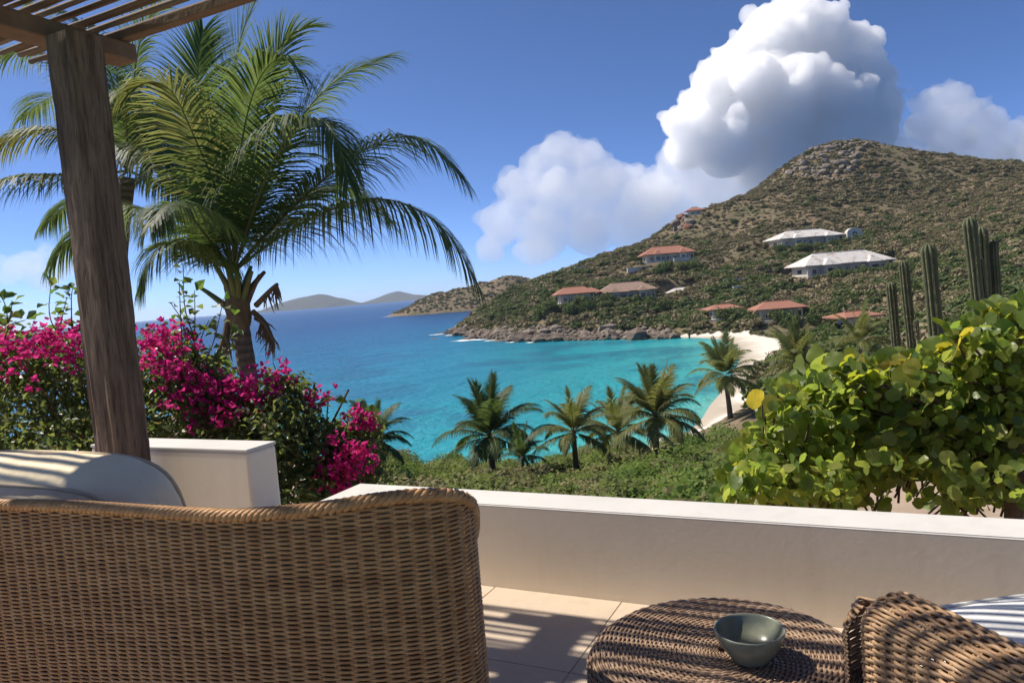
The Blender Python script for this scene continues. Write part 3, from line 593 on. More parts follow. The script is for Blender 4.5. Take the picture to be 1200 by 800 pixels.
tag(par, 'low cream plaster parapet with a white sunlit top along the terrace edge', 'wall')
pl = empty('planter_wall', tn(-3.9, 2.4, 0)); L0 = np.array(pl.location)
o = MB().box(tn(-2.845, 2.288, .17)-L0, (1.0, .165, 1.0), T, N).build('wall_body', M_PLAS, pl); bevel(o, .012, 3)
o = MB().box(tn(-2.845, 2.288, .6775)-L0, (1.003, .168, .014), T, N).build('wall_top', M_WHITE, pl); bevel(o, .004, 2)
tag(pl, 'square-ended plaster planter wall beside the timber post, below the bougainvillea', 'planter')
# ---------------------------------------------------------------- pergola
def timber(name, a, c, dark):
    b = NB(name); v = b.coord(); mp = b.n('ShaderNodeMapping'); mp.inputs['Scale'].default_value = (9, 9, .7); b.l(v, mp.inputs[0])
    n = b.noise(mp.outputs[0], 3.2, 7, .7, .6); n2 = b.noise(mp.outputs[0], 14, 4, .6); cr = b.n('ShaderNodeTexWave'); cr.inputs['Scale'].default_value = .9; cr.inputs['Distortion'].default_value = 9; cr.inputs['Detail'].default_value = 5
    b.l(mp.outputs[0], cr.inputs[0]); cc = b.ramp(n, [(.3, dark), (.48, a), (.7, c)]); cc = b.mix(b.ramp(n2, [(.3, (.7, .7, .7)), (.5, (0, 0, 0))]), cc, dark)
    b.base(cc, .85, .2); b.bump(b.math('ADD', n, b.math('MULTIPLY', n2, .6)), .9, .012); return b.m
M_POST = timber('weathered_timber', (.15, .105, .075), (.235, .17, .125), (.04, .027, .02))
M_BEAM = plain('dark_beam', (.14, .082, .055), (.22, .145, .10), 6, .85, .2, .5, 30)
bS = NB('reed_stick'); bS.base(bS.ramp(bS.objrand(), [(0, (.10, .065, .045)), (.5, (.17, .115, .08)), (1, (.23, .16, .115))]), .85, .2); bS.bump(bS.noise(bS.coord(True, (1, 30, 30)), 3, 4), .4, .004); M_STICK = bS.m
perg = empty('pergola', tn(-2.88, 2.02, 0)); PL = np.array(perg.location)
def post(t0, n0, seed):
    """rough-hewn square post with uneven faces and drying cracks"""
    rng = np.random.default_rng(int(seed)); a = .078; nz, ns_ = 60, 32; Vv = []; hgt = 2.41
    for k in range(nz):
        z = hgt*k/(nz-1)
        for s_ in range(ns_):
            u = s_/ns_*4; side = int(u); f = (u-side)*2-1
            p = [(f, -1), (1, f), (-f, 1), (-1, -f)][side]; rr = 1/max(1, (abs(p[0])**9+abs(p[1])**9)**(1/9.)/1.0)
            Vv.append((p[0]*a*rr, p[1]*a*rr, z))
    Vv = np.array(Vv); q = Vv.copy(); q[:, 2] *= .35; d = (vnoise(q+seed, .05, 3)-.5)*.013
    ang = np.arctan2(Vv[:, 1], Vv[:, 0])
    for cr in rng.uniform(-np.pi, np.pi, 7):
        zz = rng.uniform(.3, 2.2); ln = rng.uniform(.5, 1.3); w_ = np.abs((ang-cr-.05*np.sin(Vv[:, 2]*3)+np.pi) % (2*np.pi)-np.pi)
        d -= .010*np.exp(-(w_/.06)**2)*np.exp(-((Vv[:, 2]-zz)/ln)**4)
    rad = np.linalg.norm(Vv[:, :2], axis=1); Vv[:, :2] *= (1+d/rad)[:, None]
    W_ = Vv[:, :1]*T + Vv[:, 1:2]*N + Vv[:, 2:3]*Z
    i = np.arange(nz-1)[:, None]*ns_; j = np.arange(ns_)[None]; k = (j+1) % ns_
    o = link('post', mesh_np('post', W_, np.stack([i+j, i+k, i+ns_+k, i+ns_+j], -1).reshape(-1), np.full((nz-1)*ns_, 4), M_POST, False), perg); o.location = tuple(tn(t0, n0)-PL); return o
post(-2.87, 2.03, 1.0); post(-2.90, -1.1, 2.0)
BZ = 2.41
for t0 in (-3.01, -.3, 2.3):
    o = MB().box(tn(t0, .58, BZ+.04)-PL, (.13, 3.60, .08), T, N).build('cross_beam', M_BEAM, perg); bevel(o, .008, 2)
for n0 in (2.33, -1.1):
    o = MB().box(tn(-.35, n0, BZ+.1035)-PL, (5.9, .05, .045), T, N).build('edge_beam', M_BEAM, perg); bevel(o, .006, 2)
rng = np.random.default_rng(5); n0 = 2.385; SK = []
for k in range(4):
    P = []
    for x in np.linspace(-3.1, 3.1, 26): P.append((x, .007*math.sin(x*1.7+k*2)+.004*math.sin(x*5+k), .005*math.sin(x*2.3+k)))
    SK.append(MB().tube([P_[0]*T+P_[1]*N+P_[2]*Z for P_ in np.array(P)], 0.0122+.0015*np.sin(np.arange(26)*1.3+k), 6).mesh('slat', M_STICK, True))
while n0 > -1.15:
    o = link('slat', SK[rng.integers(4)], perg); o.location = tuple(tn(-.52+rng.uniform(-.05, .05), n0, BZ+.142+rng.uniform(-.004, .006))-PL)
    s_ = rng.uniform(.75, 1.12); o.scale = (1, 1, s_); n0 -= .0335*rng.uniform(.85, 1.15)+(.013 if rng.random() < .5 else 0)
    if rng.random() < .04: n0 -= .02
tag(perg, 'dark timber pergola with a rough square post and a roof of thin sticks', 'pergola')
# ---------------------------------------------------------------- wicker furniture
def wicker(name, a, c, dark):
    b = NB(name); v = b.coord(); n = b.noise(v, 26, 4, .6); n2 = b.noise(v, 260, 3, .6)
    cc = b.ramp(n, [(.3, a), (.65, c)]); cc = b.mix(b.ramp(b.island(), [(.0, (.55, .55, .55)), (.5, (0, 0, 0))]), cc, dark)
    b.base(b.mix(b.math('MULTIPLY', n2, .4), cc, dark), .5, .4); b.bump(n2, .3, .001); return b.m
M_WICK = wicker('brown_wicker', (.43, .215, .080), (.58, .335, .14), (.22, .095, .033))
M_WICK2 = wicker('tan_wicker', (.34, .205, .105), (.50, .335, .195), (.19, .105, .055))
M_WICK3 = wicker('grey_brown_wicker', (.30, .19, .115), (.42, .295, .20), (.16, .095, .058))
def strands(mb, C, Nn, r, sides=5, cap=False, flat=1.0):
    """tubes along rows of C (rows, samples, 3) with normals Nn"""
    tg = np.gradient(C, axis=1); tg /= np.linalg.norm(tg, axis=2)[..., None]+1e-12
    b_ = np.cross(tg, Nn); b_ /= np.linalg.norm(b_, axis=2)[..., None]+1e-12
    th = np.arange(sides)*2*np.pi/sides+.3
    V = C[:, :, None, :] + r*(Nn[:, :, None, :]*np.cos(th)[None, None, :, None]*flat + b_[:, :, None, :]*np.sin(th)[None, None, :, None])
    nr, ns = C.shape[:2]; base = (np.arange(nr)[:, None, None]*ns + np.arange(ns-1)[None, :, None])*sides; j = np.arange(sides)[None, None]; k = (j+1) % sides
    F = np.stack([base+j, base+k, base+sides+k, base+sides+j], -1).reshape(-1, 4); mb.add(V.reshape(-1, 3), F)
def weave(mb, S, Nn, spp, r, amp, phase=0, wob=0.0):
    """over-and-under rows through points S (rows, samples, 3)"""
    k = np.arange(S.shape[1]); i = np.arange(S.shape[0])
    off = np.cos(np.pi*k[None]/spp + np.pi*((i+phase) % 2)[:, None]); off = np.sign(off)*np.abs(off)**.8
    C = S + Nn*(off*amp)[..., None]
    if wob: C = C + Nn*((vnoise(S.reshape(-1, 3), .06, 2).reshape(off.shape)-.5)*wob)[..., None] + Z*((vnoise(S.reshape(-1, 3)+9, .09, 2).reshape(off.shape)-.5)*wob)[..., None]
    strands(mb, C, Nn, r)
def braid(path, R, r, pitch, ns=3, sides=6):
    P = resample(path, .008); tg = np.gradient(P, axis=0); tg /= np.linalg.norm(tg, axis=1)[:, None]; a = np.cross(tg, Z); a /= np.linalg.norm(a, axis=1)[:, None]; b_ = np.cross(a, tg)
    s = np.arange(len(P))*.008; mb = MB()
    for k in range(ns):
        th = 2*np.pi*s/pitch + 2*np.pi*k/ns
        mb.tube(P + a*(R*1.35*np.cos(th))[:, None] + b_*(R*np.sin(th))[:, None], r, sides)
    return mb
def plan_normal(P):
    tg = np.gradient(P[:, :2], axis=0); n = np.c_[tg[:, 1], -tg[:, 0]]; n /= np.linalg.norm(n, axis=1)[:, None]; return np.c_[n, np.zeros(len(n))]
# --- armchair on the left, seen from behind
def shell(parent, path, top_h, stake=.034, rowp=.0047, z0=.06, mat=M_WICK, lean=0.0):
    spp = 4; P = resample(smooth_path(path), stake/spp); n_ = plan_normal(P); L = np.arange(len(P))/(len(P)-1); H = top_h(L)
    rows = int((H.max()-z0)/rowp); mb = MB(); st = MB()
    for i in range(rows):
        z = z0+i*rowp; ok = H-.006 > z
        # runs where the side is tall enough for this row
        idx = np.flatnonzero(ok)
        if len(idx) < 12: continue
        for run in np.split(idx, np.flatnonzero(np.diff(idx) > 1)+1):
            if len(run) < 12: continue
            S = np.c_[P[run]+n_[run][:, :2]*lean*z, np.full(len(run), z)][None]; k = run
            off = np.cos(np.pi*k/spp+np.pi*(i % 2)); off = np.sign(off)*np.abs(off)**.75
            C = S + n_[run][None]*(off*.0038)[None, :, None] + (Z*.004*(vnoise(S[0]*np.array([1, 1, 3])+i*.0, .08, 2)-.5)[:, None])[None]
            strands(mb, C, n_[run][None], .00345, 5)
    for k in range(spp//2, len(P), spp):
        for s_ in (-.0045, .0045):
            a = P[k]+np.array([-n_[k][1], n_[k][0]])*s_
            st.tube([np.r_[a+n_[k][:2]*lean*z, z] for z in np.linspace(z0-.02, H[k], 5)], .0026, 5, False)
    mb.build('woven_shell', mat, parent, True); st.build('stake_frame', mat, parent, True)
    m_ = int(len(P)*.745); Vl = []; nz_ = 8                  # solid sheet added behind the weave, blocks bright floor showing through
    for k in range(m_):
        for q in range(nz_): Vl.append(np.r_[P[k]-n_[k][:2]*.022, z0+(H[k]-.02-z0)*q/(nz_-1)])
    i = (np.arange(m_-1)[:, None]*nz_+np.arange(nz_-1)[None]).ravel(); link('added_backing', mesh_np('added_backing', np.array(Vl), np.stack([i, i+nz_, i+nz_+1, i+1], 1).ravel(), np.full(len(i), 4), mat, True), parent)
    rim = np.c_[P+n_[:, :2]*(lean*H)[:, None], H+.004]
    braid(rim, .0080, .0068, .060, 4).build('braided_rim', mat, parent, True)
    return P, n_, H
LC = empty('wicker_armchair', (-.75, 1.9, 0)); LO = np.array([-.75, 1.9])
lp = np.array([(-1.62, 2.55), (-1.70, 2.2), (-1.66, 1.93), (-1.45, 1.80), (-1.24, 1.735), (-.99, 1.635), (-.74, 1.515), (-.52, 1.43), (-.34, 1.395), (-.195, 1.405), (-.116, 1.455), (-.110, 1.55), (-.152, 1.80), (-.24, 2.25)])-LO
def lh(L): return np.interp(L, [0, .12, .24, .32, .40, .50, .58, .64, .68, .70, .72, .735, .75, .77, .80, .86, 1], [.62, .64, .78, .835, .84, .842, .842, .855, .867, .868, .862, .848, .82, .77, .70, .64, .62])
shell(LC, lp, lh)
leg = MB().tube([(0, 0, 0), (0, 0, .09)], [.018, .024], 8).mesh('leg', M_WICK, True)
for q in ((-1.5, 2.5), (-1.5, 1.9), (-.25, 1.52), (-.2, 2.2)): link('leg', leg, LC, (q[0]-LO[0], q[1]-LO[1], 0))
o = MB().box((-.14, .13, .30), (1.2, .52, .06)).build('seat_deck', M_WICK, LC); bevel(o, .01, 2)
tag(LC, 'large brown wicker armchair seen from behind at the left front', 'armchair')
# cushions
M_CUSH = NB('cream_canvas'); _v = M_CUSH.coord(); M_CUSH.base(M_CUSH.ramp(M_CUSH.noise(_v, 6, 5), [(.3, (.90, .76, .52)), (.7, (.92, .80, .58))]), .9, .15)
_b = M_CUSH.math('ADD', M_CUSH.noise(_v, 7, 4, .5, .8), M_CUSH.math('MULTIPLY', M_CUSH.noise(_v, 500, 2), .05)); M_CUSH.bump(_b, .55, .03); M_CUSH = M_CUSH.m
M_PIPE = plain('piping_cord', (.58, .47, .32), (.66, .55, .40), 20, .9)
M_CUSHW = NB('white_canvas'); _v = M_CUSHW.coord(); M_CUSHW.base(M_CUSHW.ramp(M_CUSHW.noise(_v, 5, 4), [(.3, (.72, .71, .68)), (.7, (.78, .77, .74))]), .9, .15)
M_CUSHW.bump(M_CUSHW.noise(_v, 8, 4, .5, .6), .45, .03); M_CUSHW = M_CUSHW.m
def cushion(name, size, mat, pipe, puff=.25, seed=0):
    """box cushion: sx wide, sy thick, sz high, bulging faces and piped edges"""
    root = empty(name); sx, sy, sz = [s/2 for s in size]; V0, F0 = ICO[3]; bm = bmesh.new(); bmesh.ops.create_cube(bm, size=2); bmesh.ops.subdivide_edges(bm, edges=bm.edges, cuts=18, use_grid_fill=True)
    P = np.array([v.co[:] for v in bm.verts]); e = 5.0
    nrm = (np.abs(P)**e).sum(1)**(1/e); Q = P/nrm[:, None]
    bul = (1-np.abs(P[:, 0])**2.5)*(1-np.abs(P[:, 2])**2.5)
    W_ = Q*np.array([sx, sy, sz]); W_[:, 1] *= 1+puff*bul; W_[:, 2] *= 1+.03*(1-P[:, 0]**2)
    wr = vnoise(W_+seed, .09, 3)-.5; edge = np.clip(np.abs(Q[:, 0])**3+np.abs(Q[:, 2])**3, 0, 1); W_ += Q*(wr*.016*edge)[:, None]
    for v, c in zip(bm.verts, W_): v.co = c
    me = bpy.data.meshes.new('cover'); bm.to_mesh(me); bm.free(); me.materials.append(mat); me.polygons.foreach_set('use_smooth', np.full(len(me.polygons), True)); link('cover', me, root)
    for sg in (-1, 1):
        th = np.linspace(0, 2*np.pi, 90); c_, s_ = np.cos(th), np.sin(th); k = (np.abs(c_)**5+np.abs(s_)**5)**(-1/5.)
        L = np.c_[c_*k*sx*.935, np.full(90, sg*sy*.80), s_*k*sz*.935*(1+.03*(1-np.clip(c_*k, -1, 1)**2))]
        MB().tube(L, .0055, 6, False).build('piping', pipe, root, True)
    return root
ck = cushion('back_cushion', (.84, .22, .48), M_CUSH, M_PIPE, .35, 1)
ck.location = (-1.31, 2.03, .655); ck.rotation_euler = (R_(15), R_(1.5), R_(-19))
tag(ck, 'cream back cushion with piped edges in the left wicker armchair', 'cushion')
ck = cushion('seat_cushion', (1.15, .13, .55), M_CUSH, M_PIPE, .2, 2); ck.location = (-.88, 2.04, .40); ck.rotation_euler = (R_(-90), 0, R_(-8))
tag(ck, 'cream seat cushion inside the left wicker armchair, behind its woven back', 'cushion')
# --- drum table
TC = np.array([.395, 1.525]); tb = empty('wicker_table', (TC[0], TC[1], 0)); TH, TR = .45, .288
prof = [(.012, TH)]+[(r, TH) for r in np.linspace(.02, TR-.035, 12)]+[(TR-.035+.035*math.sin(a), TH-.035+.035*math.cos(a)) for a in np.linspace(.15, math.pi/2, 8)]+[(TR-.02*s_, TH-.035-s_*.36) for s_ in np.linspace(.1, 1, 8)]
prof = resample(np.array(prof), .0051); pt = np.gradient(prof, axis=0); pn = np.c_[-pt[:, 1], pt[:, 0]]; pn /= np.linalg.norm(pn, axis=1)[:, None]
mt_ = MB(); ms_ = MB()
for i in range(len(prof)):
    r_, z_ = prof[i]; ns_ = 32 if r_ < .11 else 64; spp = 4; th = np.linspace(0, 2*np.pi, ns_*spp+1); er = np.c_[np.cos(th), np.sin(th), 0*th]
    Nn = er*pn[i, 0]+Z*pn[i, 1]; wv = .0009*np.sin(th*7+i)
    S = er*(r_+wv)[:, None] + Z*z_; off = np.cos(np.pi*np.arange(len(th))/spp+np.pi*(i % 2)); off = np.sign(off)*np.abs(off)**.75
    strands(mt_, (S+Nn*(off*.0026)[:, None])[None], Nn[None], .0030, 5)
for k in range(64):
    a = (k+.5)*2*np.pi/64
    for da in (-.012, .012):
        q = prof[::6] if k % 2 == 0 else prof[18::6]
        ms_.tube([(math.cos(a+da)*r_, math.sin(a+da)*r_, z_) for r_, z_ in q], .0026, 4, False)
mt_.build('woven_top', M_WICK3, tb, True); ms_.build('stake_frame', M_WICK3, tb, True)
th = np.linspace(0, 2*np.pi, 100); o = MB().tube(np.c_[np.cos(th)*(TR-.02), np.sin(th)*(TR-.02), 0*th+.03], .02, 8, False).build('base_ring', M_WICK3, tb, True)
tag(tb, 'round drum-shaped woven wicker side table with a bowl on it', 'table')
# --- bowl
bw = NB('celadon_glaze'); _v = bw.coord(); _n = bw.noise(_v, 30, 5, .65)
bw.base(bw.ramp(_n, [(.3, (.15, .165, .125)), (.6, (.21, .225, .175)), (.8, (.27, .27, .215))]), .28, .5); bw.bump(bw.noise(_v, 120, 3), .1, .001)
op = [(.0, .004), (.032, .004), (.036, .0), (.041, .002), (.044, .010), (.057, .030), (.068, .052), (.0735, .072), (.0740, .078), (.0725, .0795), (.0700, .078), (.066, .058), (.054, .034), (.034, .018), (.0, .0135)]
op = smooth_path(np.array(op), 1); Vb = []; ns_ = 56
for r_, z_ in op: Vb += [(r_*math.cos(a*2*math.pi/ns_)*(1+.008*math.sin(2*a*2*math.pi/ns_)), r_*math.sin(a*2*math.pi/ns_), z_) for a in range(ns_)]
i = np.arange(len(op)-1)[:, None]*ns_; j = np.arange(ns_)[None]; k = (j+1) % ns_
bo = link('bowl', mesh_np('bowl', Vb, np.stack([i+j, i+k, i+ns_+k, i+ns_+j], -1).reshape(-1), np.full((len(op)-1)*ns_, 4), bw.m, True))
bo.location = tuple(onz(880, 771, TH+.007)); bo.scale = (.96, .96, .82); tag(bo, 'small grey-green glazed ceramic bowl on the woven table', 'bowl')
# --- armchair on the right: thick rolled arm in front, back out of view
RC = empty('wicker_armchair', (1.0, 1.45, 0)); RO = np.array([1.0, 1.45, 0])
def slab_weave(ax, ht, half, rowp, stake, mat, r, name='woven_arm', zb=.05):
    """woven over a thick rounded slab that follows the path ax (x, y); strands run along it"""
    spp = 5; P = resample(smooth_path(ax, 3), stake/spp); n_ = plan_normal(P); L = np.arange(len(P))/(len(P)-1); H = ht(L)
    dist0 = np.minimum(np.arange(len(P))*stake/spp, 9); hw = half*np.sqrt(np.clip(1-(1-np.clip(dist0/half, 0, 1))**2, .03, 1)); mb = MB(); st = MB()
    sec = [(-1.0, 'd', q) for q in np.arange(.40, .0, -rowp)]; na = int(np.pi*half/rowp); q = []
    for s_ in np.arange(.42, 0, -rowp): q.append((-1.0, 0.0, -s_, (-1, 0)))
    for a in np.linspace(np.pi, 0, na): q.append((math.cos(a), math.sin(a), 0.0, (math.cos(a), math.sin(a))))
    for s_ in np.arange(rowp, .2, rowp): q.append((1.0, 0.0, -s_, (1, 0)))
    for i, (cx, cz, dz, nn) in enumerate(q):
        S = np.c_[P + n_[:, :2]*(cx*hw)[:, None], H - half*.9 + cz*hw*.9 + dz]
        Nn = n_*nn[0] + Z*nn[1]; Nn = Nn/np.linalg.norm(Nn, axis=1)[:, None]
        off = np.cos(np.pi*np.arange(len(P))/spp+np.pi*(i % 2)); off = np.sign(off)*np.abs(off)**.75
        strands(mb, (S+Nn*(off*r*.85)[:, None])[None], Nn[None], r, 6)
    for k in range(spp//2, len(P), spp):
        for da in (-.004, .004):
            tgv = np.array([-n_[k][1], n_[k][0]])*da
            st.tube([np.r_[P[k]+tgv+n_[k][:2]*cx*hw[k], H[k]-half*.9+cz*hw[k]*.9+dz] for cx, cz, dz, nn in q[::5]], r*.75, 5, False)
    # woven front end of the slab
    e0 = P[0]; fr = MB(); zt = H[0]-half*.4
    for i in range(int((zt-.1)/(rowp*1.0))):
        z = zt-i*rowp; w_ = half*(1 if i > 4 else (.35+.15*i)); a = np.linspace(-.5*np.pi, .5*np.pi, 15)
        tg = (P[3]-P[0])/np.linalg.norm(P[3]-P[0]); sp = np.c_[e0[0]-tg[0]*np.cos(a)*.035+n_[0][0]*w_*np.sin(a), e0[1]-tg[1]*np.cos(a)*.035+n_[0][1]*w_*np.sin(a), np.full(15, z)]
        Nn = np.c_[-tg[0]*np.cos(a)+n_[0][0]*np.sin(a), -tg[1]*np.cos(a)+n_[0][1]*np.sin(a), 0*a]
        strands(fr, (sp+Nn*(np.cos(np.arange(15)*np.pi/3+np.pi*(i % 2))*r*.6)[:, None])[None], Nn[None], r, 5)
    mb.build(name, mat, RC, True); st.build('stake_frame', mat, RC, True); fr.build('arm_front', mat, RC, True)
ra = np.array([(.652, 1.385), (.672, 1.33), (.70, 1.24), (.735, 1.10), (.79, .95), (.90, .84), (1.05, .80), (1.25, .80), (1.42, .86), (1.52, 1.0), (1.56, 1.2), (1.58, 1.5)])-RO[:2]
slab_weave(ra, lambda L: np.interp(L, [0, .03, .2, .45, .8, 1], [.615, .632, .632, .66, .66, .62]), .062, .0078, .025, M_WICK2, .0038)
for q in ((.70, 1.36), (.86, .92), (1.5, .95), (1.55, 1.45)): link('leg', leg, RC, (q[0]-RO[0], q[1]-RO[1], 0))
o = MB().box((.12, -.12, .30), (.78, .7, .06)).build('seat_deck', M_WICK2, RC); bevel(o, .01, 2)
tag(RC, 'tan wicker armchair at the right front, its rolled arm beside the table', 'armchair')
ck = cushion('seat_cushion', (.80, .15, .72), M_CUSHW, M_CUSHW, .28, 4); ck.location = (1.155, 1.375, .362); ck.rotation_euler = (R_(-90), 0, R_(6))
tag(ck, 'white seat cushion striped by shadows in the right wicker armchair', 'cushion')
# ---------------------------------------------------------------- palms
M_FROND = leafmat('palm_leaflet', [(0, (.034, .064, .022)), (.5, (.050, .084, .028)), (1, (.082, .11, .042))], [(0, (.11, .19, .045)), (1, (.24, .31, .08))], .38, .55, .25)
M_FRONDY = leafmat('sun_bleached_palm_leaflet', [(0, (.08, .11, .032)), (.6, (.145, .155, .05)), (1, (.25, .20, .08))], [(0, (.20, .26, .06)), (1, (.40, .38, .11))], .40, .55, .25)
M_DRY = plain('dry_frond', (.11, .07, .04), (.20, .14, .085), 8, .9)
M_RACH = plain('frond_stalk', (.10, .12, .035), (.19, .17, .06), 5, .5, .4)
def trunk_mat():
    b = NB('palm_trunk'); v = b.coord(); wv = b.n('ShaderNodeTexWave', wave_type='BANDS', bands_direction='Z'); wv.inputs['Scale'].default_value = 3.2; wv.inputs['Distortion'].default_value = 2.5; wv.inputs['Detail'].default_value = 3
    b.l(v, wv.inputs[0]); n = b.noise(v, 14, 6, .7); c = b.ramp(n, [(.3, (.10, .075, .055)), (.7, (.22, .17, .13))]); c = b.mix(b.math('MULTIPLY', wv.outputs[1] if len(wv.outputs) > 1 else wv.outputs[0], .6), c, (.075, .055, .04))
    b.base(c, .9, .15); b.bump(b.math('ADD', n, wv.outputs['Fac']), .7, .02); return b.m
M_TRUNK = trunk_mat()
def frond_mesh(R, ln, npair, rng, side_up, hang=.55, wid=.03, segs=4, thick=.02, ragged=.1, vfold=.22, fwd=.5):
    """rachis points R (world or local), leaflets of length ln; returns (leaflet MB, rachis MB)"""
    R = resample(R, n=30); tg = np.gradient(R, axis=0); tg /= np.linalg.norm(tg, axis=1)[:, None]
    total = np.linalg.norm(np.diff(R, axis=0), axis=1).sum()
    mb = MB(); rb = MB(); rb.tube(R, np.linspace(thick, thick*.12, 30), 5)
    ts = np.linspace(.13, .995, npair); V = []; F = []; nv = 0
    for t in ts:
        x = t*29; i = min(int(x), 28); f = x-i; p = R[i]*(1-f)+R[i+1]*f; d = tg[i]*(1-f)+tg[min(i+1, 29)]*f
        sd = np.cross(d, side_up); sd /= np.linalg.norm(sd)+1e-9; nu = np.cross(sd, d)
        prof = min(1, .42+2.6*(t-.1)) if t < .32 else (1.0 if t < .6 else 1-.62*((t-.6)/.4)**1.3)
        for s_ in (-1, 1):
            if rng.random() < ragged*.5: continue
            l_ = ln*prof*rng.uniform(.85, 1.08); fa = fwd + .75*t**2 + rng.normal()*.035
            dir_ = sd*s_*math.cos(fa) + d*math.sin(fa) + nu*(vfold*(1-.6*t)+rng.normal()*.045)
            dir_ /= np.linalg.norm(dir_); hg = hang*rng.uniform(.88, 1.15)
            pts = [p]; q = dir_.copy(); stp = l_/segs
            for k in range(segs):
                q = q + np.array([0, 0, -1.0])*hg*(k+.6)/segs*.9; q /= np.linalg.norm(q); pts.append(pts[-1]+q*stp)
            w0 = wid*rng.uniform(.8, 1.15)*(.6+.4*prof); wd = np.cross(dir_, nu); wd /= np.linalg.norm(wd)+1e-9
            tw = wd*.75+d*.5; tw = tw-dir_*(tw@dir_); tw /= np.linalg.norm(tw)+1e-9
            for k, pt in enumerate(pts):
                ww = w0*(.65, 1.0, .85, .5, .0)[k] if segs == 4 else w0*(.75, 1.0, .6, 0)[k]
                if k < segs: V += [pt-tw*ww/2, pt+tw*ww/2]
                else: V.append(pt)
            for k in range(segs-1): F.append((nv+2*k, nv+2*k+1, nv+2*k+3, nv+2*k+2))
            F.append((nv+2*segs-2, nv+2*segs-1, nv+2*segs)); nv += 2*segs+1
    mb.add(V, F); return mb, rb
def arc(p0, az, el, L, bend, n=14, twist=0.0):
    """a rachis leaving p0 at azimuth az, elevation el, bending down with its length"""
    d = np.array([math.cos(az)*math.cos(el), math.sin(az)*math.cos(el), math.sin(el)]); P = [np.array(p0, float)]
    for k in range(n):
        d = d + np.array([0, 0, -1])*bend*(k/n)**1.2*2.2/n; d /= np.linalg.norm(d); P.append(P[-1]+d*L/n)
    return np.array(P)
def palm_trunk(root, pts, r0, r1, sides=14, rings=True):
    P = resample(smooth_path(pts, 3), n=70); s = np.linspace(0, 1, 70); r = r0+(r1-r0)*s
    r = r*(1+.035*(np.arange(70) % 4 == 0)) + .05*r0*np.exp(-s*14)*6
    return MB().tube(P, r, sides).build('trunk', M_TRUNK, root, True)
def big_palm(name, crown, base_pts, fr_specs, label, seed, ln=.95, npair=135, wid=.023, extra=()):
    rng = np.random.default_rng(seed); root = empty(name, base_pts[0]); o0 = np.array(base_pts[0], float)
    palm_trunk(root, [np.array(p)-o0 for p in base_pts], .118, .100)
    c = np.array(crown)-o0
    for sp in fr_specs:
        if sp[0] == 'p': R = smooth_path([c]+[np.array(q)-o0 for q in sp[1]], 2); hang = sp[2]; mt = sp[3] if len(sp) > 3 else M_FROND
        else: R = arc(c+np.array([math.cos(sp[1]), math.sin(sp[1]), 0])*.1, *sp[1:5]); hang = sp[5]; mt = sp[6] if len(sp) > 6 else M_FROND
        d0 = R[-1]-R[0]; hz_ = np.array([d0[0], d0[1], 0]); hz_ /= np.linalg.norm(hz_)+1e-6; upv = Z*1.0 - hz_*.25
        if np.linalg.norm(np.cross(d0/np.linalg.norm(d0), Z)) < .35: upv = -hz_ + Z*.2
        tl = np.linalg.norm(np.diff(R, axis=0), axis=1).sum()
        mb, rb = frond_mesh(R, ln*min(1.0, .45+.55*tl/3.4), npair, rng, upv, hang, wid)
        fo = mb.build('frond', mt, root); rb.build('midrib', M_RACH, fo, True)
    return tag(root, label, 'palm tree'), rng, c, o0
